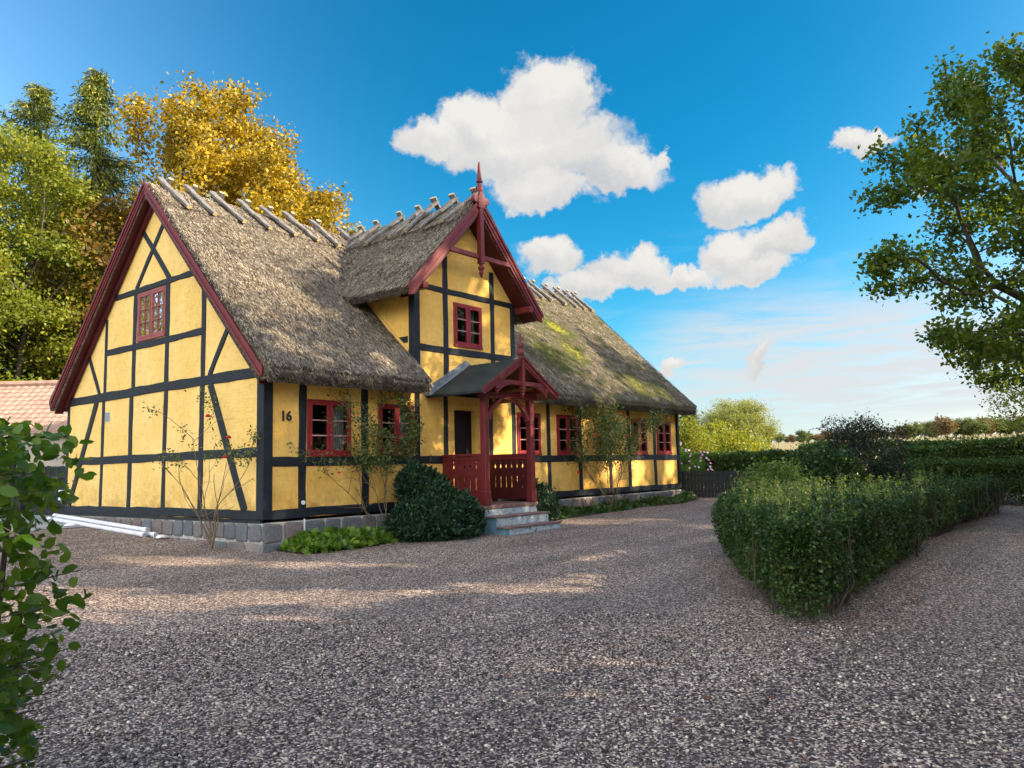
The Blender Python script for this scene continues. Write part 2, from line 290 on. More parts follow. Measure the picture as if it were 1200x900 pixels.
L_farbrown = leafmat('leaf_far_brown', [(0, (.10, .075, .035)), (1, (.24, .17, .075))], .2, .7, .2); L_fargreen = leafmat('leaf_far_green', [(0, (.07, .10, .03)), (1, (.17, .20, .06))], .2, .7, .2)
L_willow = leafmat('leaf_willow', [(0, (.17, .21, .06)), (1, (.36, .38, .12))], .35, .5, .5)
L_yellowbush = leafmat('leaf_yellow_bush', [(0, (.08, .12, .015)), (.5, (.24, .27, .025)), (1, (.48, .45, .03))], .35, .5, .8)
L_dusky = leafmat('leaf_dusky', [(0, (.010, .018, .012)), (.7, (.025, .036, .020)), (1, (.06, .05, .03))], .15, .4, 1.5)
M_bark = simple('bark', (.085, .068, .05), .9, .35, 10, .8, 25); M_bark2 = simple('grey_bark', (.15, .13, .105), .9, .35, 10, .8, 25); M_stem = simple('rose_stem', (.17, .125, .07), .7, .3, 15)
M_redrose = simple('red_petal', (.50, .012, .02), .5); M_pink = simple('pink_petal', (.72, .30, .50), .5); M_pale = simple('pale_petal', (.85, .70, .82), .5)
M_dryleaf = leafmat('dry_leaf', [(0, (.10, .03, .018)), (1, (.22, .09, .03))], .1, .6, 2)
M_number = simple('dark_metal', (.03, .03, .032), .5)

# ------------------------------------------------------------------ helpers
def tag(o, label=None, cat=None, group=None, kind=None):
    if label: o['label'] = label
    if cat: o['category'] = cat
    if group: o['group'] = group
    if kind: o['kind'] = kind
    return o
def empty(name, loc=(0, 0, 0)):
    o = bpy.data.objects.new(name, None); C.objects.link(o); o.location = loc; o.empty_display_size = .2; return o
def link(name, me, mats, parent=None, smooth=False):
    o = bpy.data.objects.new(name, me); C.objects.link(o)
    for m_ in (mats if isinstance(mats, (list, tuple)) else [mats]): me.materials.append(m_)
    if smooth: me.shade_smooth()
    if parent is not None:
        off = Vector(parent.location)
        pp = parent.parent
        while pp is not None: off += Vector(pp.location); pp = pp.parent
        if off.length > 0: me.transform(Matrix.Translation(-off))
        o.parent = parent
    return o
class MB:
    def __init__(s): s.v = []; s.f = []; s.mi = []
    def add(s, vs, fs, mi=0):
        k = len(s.v); s.v += [tuple(p) for p in vs]; s.f += [tuple(i + k for i in f) for f in fs]; s.mi += [mi] * len(fs)
    def box(s, x0, x1, y0, y1, z0, z1, mi=0):
        s.add([(x0, y0, z0), (x1, y0, z0), (x1, y1, z0), (x0, y1, z0), (x0, y0, z1), (x1, y0, z1), (x1, y1, z1), (x0, y1, z1)], [(0, 3, 2, 1), (4, 5, 6, 7), (0, 1, 5, 4), (1, 2, 6, 5), (2, 3, 7, 6), (3, 0, 4, 7)], mi)
    def prism(s, poly, off, mi=0):      # poly: 3D points, off: vector
        n = len(poly); off = Vector(off); a = [Vector(p) for p in poly]; b = [p + off for p in a]
        s.add(a + b, [tuple(range(n))[::-1], tuple(range(n, 2 * n))] + [(i, (i + 1) % n, n + (i + 1) % n, n + i) for i in range(n)], mi)
    def tube(s, pts, rad, n=8, mi=0, squash=1.0):
        pts = [Vector(p) for p in pts]; k = len(pts); vs = []
        if not isinstance(rad, (list, tuple)): rad = [rad] * k
        ref = Vector((0, 0, 1))
        if abs((pts[-1] - pts[0]).normalized().z) > .9: ref = Vector((1, 0, 0))
        for i, p in enumerate(pts):
            d = (pts[min(i + 1, k - 1)] - pts[max(i - 1, 0)]).normalized(); a = d.cross(ref).normalized(); b = a.cross(d)
            vs += [p + (a * math.cos(2 * math.pi * j / n) + b * math.sin(2 * math.pi * j / n) * squash) * rad[i] for j in range(n)]
        fs = [(i * n + j, i * n + (j + 1) % n, (i + 1) * n + (j + 1) % n, (i + 1) * n + j) for i in range(k - 1) for j in range(n)]
        fs += [tuple(range(n))[::-1], tuple(range((k - 1) * n, k * n))]; s.add(vs, fs, mi)
    def lathe(s, prof, c, n=14, mi=0):
        vs = []; c = Vector(c)
        for r, z in prof: vs += [c + Vector((r * math.cos(2 * math.pi * j / n), r * math.sin(2 * math.pi * j / n), z)) for j in range(n)]
        k = len(prof); fs = [(i * n + j, i * n + (j + 1) % n, (i + 1) * n + (j + 1) % n, (i + 1) * n + j) for i in range(k - 1) for j in range(n)]
        fs += [tuple(range(n))[::-1], tuple(range((k - 1) * n, k * n))]; s.add(vs, fs, mi)
    def build(s, name, mats, parent=None, bevel=0, smooth=False, recalc=True):
        me = bpy.data.meshes.new(name); me.from_pydata(s.v, [], s.f); me.polygons.foreach_set('material_index', s.mi)
        if recalc or bevel:
            bm = bmesh.new(); bm.from_mesh(me)
            if recalc: bmesh.ops.recalc_face_normals(bm, faces=bm.faces)
            if bevel: bmesh.ops.bevel(bm, geom=[e for e in bm.edges if len(e.link_faces) == 2 and e.calc_face_angle(0) > .6], offset=bevel, segments=1, affect='EDGES', clamp_overlap=True)
            bm.to_mesh(me); bm.free()
        me.update(); return link(name, me, mats, parent, smooth)
def fast_mesh(name, V, F, mats, parent=None, smooth=False):
    """V (n,3) array, F (k,m) int array of m-gons"""
    me = bpy.data.meshes.new(name); n = len(V); k, mm = F.shape
    me.vertices.add(n); me.vertices.foreach_set('co', np.ascontiguousarray(V, dtype=np.float32).ravel())
    me.loops.add(k * mm); me.loops.foreach_set('vertex_index', np.ascontiguousarray(F, dtype=np.int32).ravel())
    me.polygons.add(k); me.polygons.foreach_set('loop_start', np.arange(0, k * mm, mm, dtype=np.int32)); me.polygons.foreach_set('loop_total', np.full(k, mm, dtype=np.int32))
    me.update(calc_edges=True); me.validate() if False else None
    return link(name, me, mats, parent, smooth)
def unit(a): return a / np.maximum(np.linalg.norm(a, axis=-1, keepdims=True), 1e-9)
T_quad = (np.array([(0, 0, 0), (.45, .33, .06), (1, 0, 0), (.45, -.33, .06)]), np.array([(0, 1, 2, 3)]))
T_leaf = (np.array([(0, 0, 0), (.28, .27, .05), (.68, .25, .04), (1, 0, -.04), (.68, -.25, .04), (.28, -.27, .05), (.3, 0, 0), (.7, 0, -.01)]),
          np.array([(0, 6, 1, 1), (6, 7, 2, 1), (7, 3, 2, 2), (0, 5, 6, 6), (5, 4, 7, 6), (4, 3, 7, 7)]))
def leafV(P, size, up=.6, axis=None, axb=0, tmpl=T_quad, aspect=1.0, r=rng):
    N = len(P); nrm = unit(r.normal(size=(N, 3)) + np.array([0, 0, up]) * 1.5)
    a = r.normal(size=(N, 3))
    if axis is not None: a = unit(a) + axis * axb
    a = unit(a - nrm * np.sum(a * nrm, 1, keepdims=True)); b = np.cross(nrm, a)
    T = tmpl[0]; s = np.asarray(size).reshape(-1, 1, 1) * np.ones((N, 1, 1))
    return P[:, None, :] + s * (a[:, None, :] * (T[None, :, 0:1]) + b[:, None, :] * (T[None, :, 1:2] * aspect) + nrm[:, None, :] * T[None, :, 2:3])
def leaves(name, P, size, mats, parent=None, **k):
    tm = k.get('tmpl', T_quad); V = leafV(P, size, **k); N = len(P); n = len(tm[0])
    if tm is T_leaf:
        tris = np.array([(0, 6, 1), (6, 7, 2), (6, 2, 1), (7, 3, 2), (0, 5, 6), (5, 4, 7), (5, 7, 6), (4, 3, 7)])
        F = (tris[None] + (np.arange(N) * n)[:, None, None]).reshape(-1, 3)
    else: F = (tm[1][None] + (np.arange(N) * n)[:, None, None]).reshape(-1, 4)
    return fast_mesh(name, V.reshape(-1, 3), F, mats, parent)
def gz(x, y):
    x = np.asarray(x, float); y = np.asarray(y, float)
    return -.5 + .012 * np.clip(x, -20, 15) + np.where(x > 15, .024 * (x - 15), 0) + np.where(y > 0, .045 * np.minimum(y, 10), .025 * np.maximum(y, -15))
def g1(x, y): return float(gz(x, y))
def nz(x, y, z=0.0): return noise.noise(Vector((x, y, z)))

# ------------------------------------------------------------------ ground
def sheet(name, xs, ys, dz, m_, kind='structure', wob=0.0):
    X, Y = np.meshgrid(xs, ys, indexing='ij'); Z = gz(X, Y) + dz
    if wob:
        Z = Z + wob * np.array([[nz(x * .35, y * .35) for y in ys] for x in xs])
    V = np.stack([X, Y, Z], -1).reshape(-1, 3); nx, ny = len(xs), len(ys)
    i, j = np.meshgrid(np.arange(nx - 1), np.arange(ny - 1), indexing='ij'); a = (i * ny + j).ravel()
    F = np.stack([a, a + ny, a + ny + 1, a + 1], 1); o = fast_mesh(name, V, F, m_, None, True); tag(o, kind=kind); return o
sheet('ground', np.concatenate([np.linspace(-900, -20, 12), np.linspace(-19, 30, 50), np.geomspace(32, 2500, 24)]), np.concatenate([-np.geomspace(1200, 16, 16), np.linspace(-15, 30, 46), np.geomspace(32, 2000, 16)]), -.03, M_land)
sheet('gravel_drive', np.linspace(-22, 22, 111), np.linspace(-26, 9, 90), 0.0, M_gravel, wob=.02)
mb = MB()
for i in range(5):
    x0 = -5.2 + i * 1.04; pts = [(x0, 5.6), (x0 + 1.03, 5.6), (x0 + 1.03, 11.0), (x0, 11.0)]
    for (a, b) in ((5.6, 7.4), (7.405, 9.2), (9.205, 11)):
        mb.add([(x0, a, g1(x0, a) + .022), (x0 + 1.03, a, g1(x0, a) + .022), (x0 + 1.03, b, g1(x0, b) + .022), (x0, b, g1(x0, b) + .022)], [(0, 1, 2, 3)])
tag(mb.build('pavement', M_concrete), kind='structure')
# loose stones in front of the camera
n = 16000; dd = 2.6 + 5.2 * rng.random(n) ** .8; az = math.atan2(fwd.y, fwd.x) + (rng.random(n) - .5) * R(74)
P = np.stack([CAM[0] + dd * np.cos(az), CAM[1] + dd * np.sin(az)], 1); Z = gz(P[:, 0], P[:, 1]) + np.array([.02 * nz(x * .35, y * .35) for x, y in P])
ic = [(-1, 0, 0), (1, 0, 0), (0, -1, 0), (0, 1, 0), (0, 0, -1), (0, 0, 1), (.6, .6, .5), (-.6, .6, .5), (.6, -.6, .5), (-.6, -.6, .5)]
ic = np.array([(math.cos(a) * r, math.sin(a) * r, z) for z, r, k in ((-.5, .8, 5), (.35, .95, 5)) for a in [2 * math.pi * i / k + z for i in range(k)]] + [(0, 0, .9)])
fi = np.array([(i, (i + 1) % 5, 5 + (i + 1) % 5) for i in range(5)] + [(i, 5 + (i + 1) % 5, 5 + i) for i in range(5)] + [(5 + i, 5 + (i + 1) % 5, 10) for i in range(5)])
S = (.0055 + .0075 * rng.random(n) ** 2)[:, None, None] * (1 + .5 * (rng.random((n, 1, 3)) - .3)) * (1 + .35 * (rng.random((n, 11, 3)) - .5))
th = rng.random(n) * 6.28; V = ic[None] * S; V[:, :, 2] *= .7
Vx = V[:, :, 0] * np.cos(th)[:, None] - V[:, :, 1] * np.sin(th)[:, None]; Vy = V[:, :, 0] * np.sin(th)[:, None] + V[:, :, 1] * np.cos(th)[:, None]
V = np.stack([Vx + P[:, 0:1], Vy + P[:, 1:2], V[:, :, 2] + Z[:, None] + .004], -1)
o = fast_mesh('gravel_stones', V.reshape(-1, 3), (fi[None] + (np.arange(n) * 11)[:, None, None]).reshape(-1, 3), M_pebble, None, True)
tag(o, 'loose grey and beige stones of the gravel drive', 'gravel', kind='stuff')

# ------------------------------------------------------------------ the cottage
cot = empty('cottage', (7.2, 3.7, 0))
tag(cot, 'yellow half-timbered cottage with thatched roof, dormer and red porch', 'cottage')
L, Wd, YC = 14.46, 7.43, 3.715
def MF(u, z, o=0.0): return (u, -o, z)            # front wall frame: u along x
def MG(u, z, o=0.0): return (-o, u, z)            # gable wall frame: u along y
def MC(u, z, o=0.0): return (3.38 - o, u, z)      # dormer cheek
def clip(poly, a, b, c):                          # keep a*u+b*z<=c
    r = []
    for i in range(len(poly)):
        p, q = poly[i], poly[(i + 1) % len(poly)]; dp = a * p[0] + b * p[1] - c; dq = a * q[0] + b * q[1] - c
        if dp <= 0: r.append(p)
        if dp * dq < 0: s = dp / (dp - dq); r.append((p[0] + (q[0] - p[0]) * s, p[1] + (q[1] - p[1]) * s))
    return r
def wall(name, Mf, u0, u1, z0, z1, holes, clips, parent, thick=.16, m_=None):
    us = sorted(set([u0, u1] + [h for q in holes for h in q[:2]])); zs = sorted(set([z0, z1] + [h for q in holes for h in q[2:]])); mb = MB()
    us = [u for u in us if u0 <= u <= u1]; zs = [z for z in zs if z0 <= z <= z1]
    for i in range(len(us) - 1):
        for j in range(len(zs) - 1):
            cu, cz = (us[i] + us[i + 1]) / 2, (zs[j] + zs[j + 1]) / 2
            if any(h[0] < cu < h[1] and h[2] < cz < h[3] for h in holes): continue
            p = [(us[i], zs[j]), (us[i + 1], zs[j]), (us[i + 1], zs[j + 1]), (us[i], zs[j + 1])]
            for c_ in clips: p = clip(p, *c_)
            if len(p) > 2:
                mb.prism([Mf(a, b, 0) for a, b in p], Vector(Mf(0, 0, -thick)) - Vector(Mf(0, 0, 0)))
    return mb.build(name, m_ or M_plaster, parent)
def beam(Mf, p0, p1, wd, out, name, parent=cot, inn=.04, m_=None, jit=.009, c=.01, seed=0, ends=(0, 0)):
    p0 = Vector((p0[0], p0[1])); p1 = Vector((p1[0], p1[1])); d = (p1 - p0); ln = d.length; d = d / ln; s = Vector((-d.y, d.x)); n = max(1, int(ln / .3)); mb = MB(); vs = []
    h = wd / 2; sd_ = p0.x * 7.3 + p0.y * 3.1
    for i in range(n + 1):
        t_ = i / n; q = p0 + d * ln * t_; jl = nz(sd_, i * .7) * jit * 2; jr = nz(sd_ + 9, i * .7) * jit * 2; bow = nz(sd_ + 5, t_ * 1.5) * jit * 1.6
        for (o_, k) in ((-inn, -h + jl), (out - c, -h + jl), (out, -h + c + jl), (out, h - c + jr), (out - c, h + jr), (-inn, h + jr)):
            r_ = q + s * (k + bow); vs.append(Mf(r_.x, r_.y, o_))
    fs = [(i * 6 + j, i * 6 + (j + 1) % 6, (i + 1) * 6 + (j + 1) % 6, (i + 1) * 6 + j) for i in range(n) for j in range(6)] + [tuple(range(6)), tuple(range(n * 6, n * 6 + 6))]
    mb.add(vs, fs); return mb.build(name, m_ or M_timber, parent)
# windows ------------------------------------------------------------
def window(Mf, u0, u1, z0, z1, cols, rows, red=M_winred, curtain=None, set_out=.0, label=None, barm=None):
    def bx(mb, a, b, c, d, o0, o1):
        mb.prism([Mf(a, c, o0), Mf(b, c, o0), Mf(b, d, o0), Mf(a, d, o0)], Vector(Mf(0, 0, o1)) - Vector(Mf(0, 0, o0)))
    fw = .05; o1 = .022 + set_out; o0 = -.09
    mb = MB(); e = .0
    bx(mb, u0, u1, z1 - fw, z1, o0, o1); bx(mb, u0 - .005, u1 + .005, z0, z0 + fw, o0, o1 + .014); bx(mb, u0, u0 + fw, z0 + fw, z1 - fw, o0, o1); bx(mb, u1 - fw, u1, z0 + fw, z1 - fw, o0, o1)
    um = (u0 + u1) / 2; bx(mb, um - .02, um + .02, z0 + fw, z1 - fw, o0, o1)
    win = mb.build('window', red, cot, bevel=.004)
    if label: win['label'] = label
    for a, b in ((u0 + fw + .003, um - .023), (um + .023, u1 - fw - .003)):
        s = MB(); w_ = .042; so = o1 + .008; si = o1 - .035; c, d = z0 + fw + .003, z1 - fw - .003
        bx(s, a, b, c, c + w_ + .012, si, so); bx(s, a, b, d - w_, d, si, so); bx(s, a, a + w_, c + w_ + .012, d - w_, si, so); bx(s, b - w_, b, c + w_ + .012, d - w_, si, so)
        sh = s.build('sash', red, win, bevel=.004)
        k = .009
        for r_ in range(1, rows): s = MB(); zz = c + w_ + (d - c - 2 * w_) * r_ / rows; bx(s, a + w_, b - w_, zz - k, zz + k, si + .004, so - .004); s.build('glazing_bar', barm or M_bar, win)
        for q in range(1, cols): s = MB(); uu = a + w_ + (b - a - 2 * w_) * q / cols; bx(s, uu - k, uu + k, c + w_, d - w_, si + .006, so - .006); s.build('glazing_bar', barm or M_bar, win)
        # small hinges
        ue = u0 + fw if a < um else u1 - fw
        for zz in (c + .1, d - .1): s = MB(); bx(s, ue - .018, ue + .014, zz - .03, zz + .03, so, so + .006); s.build('hinge', red, win)
    s = MB(); s.add([Mf(u0 + fw, z0 + fw, o1 - .018), Mf(u1 - fw, z0 + fw, o1 - .018), Mf(u1 - fw, z1 - fw, o1 - .018), Mf(u0 + fw, z1 - fw, o1 - .018)], [(0, 1, 2, 3)]); s.build('pane', M_glass, win, recalc=False)
    if curtain:
        for a, b in curtain:
            s = MB(); nn = 22; vs = []; 
            for i in range(nn + 1):
                uu = a + (b - a) * i / nn; oo = -.16 + .018 * math.sin(i * 1.9) + .01 * math.sin(i * .8); vs += [Mf(uu, z0 + .03, oo), Mf(uu, z1 - .02, oo)]
            s.add(vs, [(2 * i, 2 * i + 1, 2 * i + 3, 2 * i + 2) for i in range(nn)]); s.build('curtain', M_curtain, win, recalc=False)
    return win
FW = [(.84, 1.78, 1.005, 1.98), (2.42, 3.34, 1.005, 1.98), (6.56, 7.44, 1.005, 1.98), (8.10, 8.99, 1.005, 1.99), (11.64, 12.50, 1.005, 1.99), (13.09, 13.96, 1.005, 1.99)]
DW = (4.51, 5.40, 3.28, 4.21); GW = (3.21, 4.31, 3.365, 4.34); DOOR = (4.49, 5.13, .05, 1.95)
SL = 1.02; zr = 6.08; zt = 6.15
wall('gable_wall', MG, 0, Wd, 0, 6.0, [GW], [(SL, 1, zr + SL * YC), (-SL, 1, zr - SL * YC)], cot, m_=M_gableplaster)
def MGb(u, z, o=0.0): return (L + o, u, z)
wall('far_gable_wall', MGb, 0, Wd, 0, 6.0, [], [(SL, 1, zr + SL * YC), (-SL, 1, zr - SL * YC)], cot)
wall('front_wall', MF, .165, L, 0, 2.42, FW + [DOOR], [], cot)
def MBk(u, z, o=0.0): return (u, Wd + o, z)
wall('rear_wall', MBk, .165, L, 0, 2.42, [], [], cot)
DS = 1.05; dz = 6.08; DC = 4.93
wall('dormer_wall', MF, 3.36, 6.52, 2.425, 6.0, [DW], [(DS, 1, dz + DS * DC), (-DS, 1, dz - DS * DC)], cot)
mb = MB(); mb.prism([(3.40, .165, 2.9), (3.40, .165, 4.32), (3.40, 2.1, 4.32)], (.12, 0, 0)); mb.build('dormer_cheek', M_plaster, cot)
mb = MB(); mb.prism([(6.48, .165, 2.9), (6.48, .165, 4.32), (6.48, 2.1, 4.32)], (-.12, 0, 0)); mb.build('dormer_cheek', M_plaster, cot)
mb = MB(); mb.box(.2, L - .2, .2, Wd - .2, .02, .06); mb.box(.2, L - .2, 2.5, 2.6, .06, 2.4); mb.build('floor', M_dark, cot)
mb = MB(); mb.box(.2, L - .2, .2, Wd - .2, 2.43, 2.47); mb.box(2.0, 2.1, 1.5, 6.2, 2.48, 4.0); mb.box(3.6, 6.4, 2.0, 2.1, 2.48, 4.9); mb.build('upper_floor', M_dark, cot)
# gable timbers
B = lambda *a, **k: beam(MG, *a, **k)
B((.16, .075), (7.43, .075), .15, .018, 'timber_sill'); B((0.16, 2.39), (7.46, 2.39), .18, .020, 'timber_rail'); B((.16, 1.085), (7.43, 1.085), .155, .018, 'timber_rail')
for y, wd_ in ((5.71, .12), (4.50, .155), (3.16, .135), (1.885, .15)): B((y, .14), (y - .02, 2.31), wd_, .014, 'timber_post')
B((7.37, .14), (7.37, 2.31), .12, .014, 'timber_post'); B((.5, .14), (1.60, 2.31), .17, .022, 'timber_brace'); B((7.2, .14), (6.0, 2.31), .17, .022, 'timber_brace')
for y, z1 in ((5.66, 4.0), (4.43, 4.36), (3.14, 4.36), (1.86, 4.08)): B((y, 2.47), (y, z1), .145 if y < 5 else .11, .014, 'timber_post')
B((1.85, 3.29), (5.68, 3.29), .13, .018, 'timber_rail'); B((2.12, 4.41), (5.28, 4.41), .12, .018, 'timber_rail')
B((1.64, 2.46), (1.05, 3.25), .12, .022, 'timber_brace'); B((5.90, 2.46), (6.42, 3.27), .105, .022, 'timber_brace')
B((3.10, 4.45), (4.26, 5.66), .125, .016, 'timber_brace'); B((4.40, 4.45), (3.26, 5.70), .115, .021, 'timber_brace')
mb = MB(); mb.box(-.05, .0, .0, 7.5, -.05, -.004); mb.box(-.06, -.05, 3.2, 7.5, .0, .025); mb.build('sill_board', M_timber, cot)
# corner posts
for (x0, x1, y0, y1) in ((-.026, .16, -.03, .165),):
    mb = MB(); mb.box(x0, x1, y0, y1, 0.0, 2.46); mb.build('corner_post', M_timber, cot, bevel=.012)
mb = MB(); mb.box(14.36, 14.485, -.03, .1, 0, 2.4); mb.build('corner_post', M_timber, cot, bevel=.01)
# front timbers
B = lambda *a, **k: beam(MF, *a, **k)
B((.16, .075), (4.0, .075), .15, .018, 'timber_sill'); B((5.66, .075), (L, .075), .15, .018, 'timber_sill')
B((.16, .925), (4.40, .925), .155, .020, 'timber_rail'); B((5.55, .925), (L - .1, .925), .15, .020, 'timber_rail')
B((.16, 2.31), (L, 2.31), .17, .018, 'wall_plate')
for x, wd_ in ((.75, .155), (2.105, .165), (3.435, .145), (4.24, .13), (5.65, .12), (6.44, .14), (7.765, .14), (9.09, .155), (10.51, .15), (11.5, .16), (12.95, .16)):
    B((x, .14), (x, 2.24), wd_, .014, 'timber_post')
# dormer timbers
B((3.5, 4.41), (6.42, 4.41), .125, .018, 'timber_rail'); B((3.5, 3.165), (6.42, 3.165), .145, .018, 'timber_rail')
for x, z0, z1, wd_ in ((4.275, 2.4, 5.15, .145), (5.765, 2.4, 5.06, .145)): B((x, z0), (x, z1), wd_, .014, 'timber_post')
mb = MB(); mb.box(3.352, 3.52, -.026, .14, 2.43, 4.50); mb.build('corner_post', M_timber, cot, bevel=.01)
mb = MB(); mb.box(6.40, 6.535, -.026, .14, 2.43, 4.46); mb.build('corner_post', M_timber, cot, bevel=.01)
mb = MB(); mb.box(3.375, 3.40, .14, 1.0, 3.26, 3.38); mb.build('cheek_rail', M_timber, cot)
mb = MB(); mb.prism([(3.36, .14, 2.95), (3.36, .14, 3.10), (3.36, 1.5, 4.36), (3.36, 1.5, 4.20)], (.04, 0, 0)); mb.build('cheek_board', M_plaster, cot)
# house number, vents, small fittings
fc = bpy.data.curves.new('house_number', 'FONT'); fc.body = '16'; fc.size = .235; fc.extrude = .006; fc.offset = .007; fo = bpy.data.objects.new('house_number', fc); C.objects.link(fo)
bpy.context.view_layer.update(); me = bpy.data.meshes.new_from_object(fo.evaluated_get(bpy.context.evaluated_depsgraph_get())); bpy.data.objects.remove(fo)
me.transform(Matrix.Translation((.305, -.014, 1.60)) @ Matrix.Rotation(R(90), 4, 'X') @ Matrix.Scale(.95, 4)); me.name = 'house_number'
link('house_number', me, M_number, cot)
mb = MB(); mb.box(-.012, 0, 5.40, 5.60, 1.86, 2.06); 
mb.build('air_vent', simple('grey_vent', (.42, .46, .50), .5), cot)
mb = MB()
for i in range(6): mb.box(-.017, -.0125, 5.42, 5.58, 1.88 + i * .03, 1.895 + i * .03)
mb.build('vent_slats', M_lead, cot)
mb = MB(); mb.box(-.09, -.005, 7.42, 7.56, .22, .48); mb.build('meter_box', M_white, cot, bevel=.01)
mb = MB(); mb.tube([(.75, -.012, .24), (.75, -.045, .24)], .034, 14); mb.build('round_plug', M_white, cot)
mb = MB(); mb.tube([(.74, -.075, -.02), (.745, -.08, -.2), (.76, -.085, -.42)], .012, 6); mb.build('conduit', M_white, cot)
# windows
window(MF, *FW[0], 1, 3, curtain=[(1.50, 1.76)]); window(MF, *FW[1], 1, 3, curtain=[(3.02, 3.30)]); window(MF, *FW[2], 1, 3); window(MF, *FW[3], 1, 3, curtain=[(8.7, 8.95)])
window(MF, *FW[4], 1, 3, curtain=[(11.70, 11.82), (12.36, 12.48)]); window(MF, *FW[5], 1, 3, curtain=[(13.14, 13.25)])
window(MF, *DW, 1, 3, curtain=[(4.56, 4.66), (5.24, 5.34)]); window(MG, *GW, 2, 3, red=M_pinkred, barm=M_pinkred, label='faded pinkish red window high in the gable')
# door
mb = MB(); mb.box(DOOR[0], DOOR[1], .10, .14, .05, 1.95)
for (a, b, c, d) in ((.08, .56, .12, .8), (.08, .56, .92, 1.78)): mb.box(DOOR[0] + a, DOOR[0] + b, .085, .099, c, d)
dr = mb.build('door', M_door, cot, bevel=.004)
mb = MB(); mb.tube([(4.58, .08, 1.02), (4.58, .03, 1.02)], .008, 6); mb.tube([(4.58, .035, 1.02), (4.68, .035, 1.02)], .009, 6); mb.build('door_handle', M_number, dr)
# lamp on the dormer sill
lamp = empty('table_lamp', (5.10, .22, 3.30)); tag(lamp, 'small white shaded table lamp behind the dormer window', 'lamp')
mb = MB(); mb.lathe([(.0, 0), (.06, 0), (.05, .02), (.015, .05), (.025, .14), (.01, .24), (.01, .30), (0, .30)], (5.10, .22, 3.30), 12); mb.build('lamp_base', M_white, lamp, smooth=True)
mb = MB(); mb.lathe([(.105, .28), (.055, .50)], (5.10, .22, 3.30), 20); mb.build('lamp_shade', M_lamp, lamp, smooth=True)

# foundation ---------------------------------------------------------
fm = MB(); fm.box(-.03, L + .02, -.03, Wd + .05, -.95, -.052); found = fm.build('foundation', M_mortar, cot)
st = MB()
def stone(mapf, u0, u1, z0, z1, o):
    j = lambda a: a + random.uniform(-.012, .012)
    c = min(u1 - u0, z1 - z0) * .13; base = [(u0 + c, z0), (u1 - c, z0), (u1, z0 + c), (u1, z1 - c), (u1 - c, z1), (u0 + c, z1), (u0, z1 - c), (u0, z0 + c)]
    base = [(j(a), j(b)) for a, b in base]; cu = (u0 + u1) / 2; cz = (z0 + z1) / 2
    r0 = [mapf(a, b, .0) for a, b in base]; r1 = [mapf(cu + (a - cu) * .97, cz + (b - cz) * .97, o * .75) for a, b in base]; r2 = [mapf(cu + (a - cu) * .8, cz + (b - cz) * .8, o * random.uniform(.95, 1.15)) for a, b in base]
    vs = r0 + r1 + r2; fs = [(i, (i + 1) % 8, 8 + (i + 1) % 8, 8 + i) for i in range(8)] + [(8 + i, 8 + (i + 1) % 8, 16 + (i + 1) % 8, 16 + i) for i in range(8)] + [tuple(range(16, 24))]; st.add(vs, fs)
mf = lambda u, z, o: (u, -.03 - o, z); mg = lambda u, z, o: (-.03 - o, u, z)
u = -.05
while u < L:
    wd_ = random.uniform(.34, .55) if u < 4 else random.uniform(.24, .38)
    stone(mf, u + .02, u + wd_ - .02, -.345 + random.uniform(-.02, .02), -.065, .035); u += wd_
u = -.1
while u < L:
    wd_ = random.uniform(.35, .6); stone(mf, u + .02, u + wd_ - .02, -.62, -.385, .03); u += wd_
u = -.05
while u < Wd + .1:
    wd_ = random.uniform(.26, .42); stone(mg, u + .018, u + wd_ - .018, -.33 + random.uniform(-.02, .02) , -.065, .035); u += wd_
u = -.1
while u < 4:
    wd_ = random.uniform(.35, .55); stone(mg, u + .02, u + wd_ - .02, -.6, -.37, .03); u += wd_
st.build('foundation_stones', M_stone, found, recalc=True)

# thatch --------------------------------------------------------------
def zout(y): 
    d = abs(y - YC); return 6.47 - math.sqrt((d * .964) ** 2 + .10 ** 2) + .03 * math.exp(-((d - 4) / .5) ** 2)
def tnoise(x, y, z): return .030 * nz(x * 1.1, y * 1.1, z * 1.1) + .016 * nz(x * 4, y * 4, z * 4)
def thatch_slab(x0, x1, y0, y1, name, roll=True):
    xs = np.linspace(x0, x1, max(2, int((x1 - x0) / .11))); ys = np.linspace(y0, y1, int((y1 - y0) / .11)); mb = MB(); vs = []
    prof_n = len(ys)
    for x in xs:
        for y in ys:
            d = abs(y - YC); s = 1 if y < YC else -1; z = zout(y); h = tnoise(x, y, z)
            if roll and d < .62: h += .045
            ee = 0
            if d > 4.1: h += .02 * nz(x * 3, y)
            vs.append((x, y - .69 * s * h * min(1, d * 3), z + .72 * h))
        # inner soffit points
        for y in ys[::-1]:
            d = abs(y - YC)
            vs.append((x, min(max(y, -.40), Wd + .40), max(zt - SL * d, 2.215 + .015 * nz(x * 5, 1) if d > 3.9 else 2.2)))
    n = 2 * prof_n; fs = [(i * n + j, i * n + (j + 1) % n, (i + 1) * n + (j + 1) % n, (i + 1) * n + j) for i in range(len(xs) - 1) for j in range(n)]
    for i in (0, len(xs) - 1): fs += [(i * n + j, i * n + j + 1, i * n + n - 2 - j, i * n + n - 1 - j) for j in range(prof_n - 1)]
    mb.add(vs, fs); return mb
mb = MB()
for (a, b, c, d) in ((-.21, 3.34, -.50, 7.93), (3.34, 6.56, 1.35, 7.93), (6.56, 14.78, -.50, 7.93)):
    q = thatch_slab(a, b, c, d, ''); mb.add(q.v, q.f)
roof = mb.build('thatched_roof', M_thatch, cot, smooth=True)
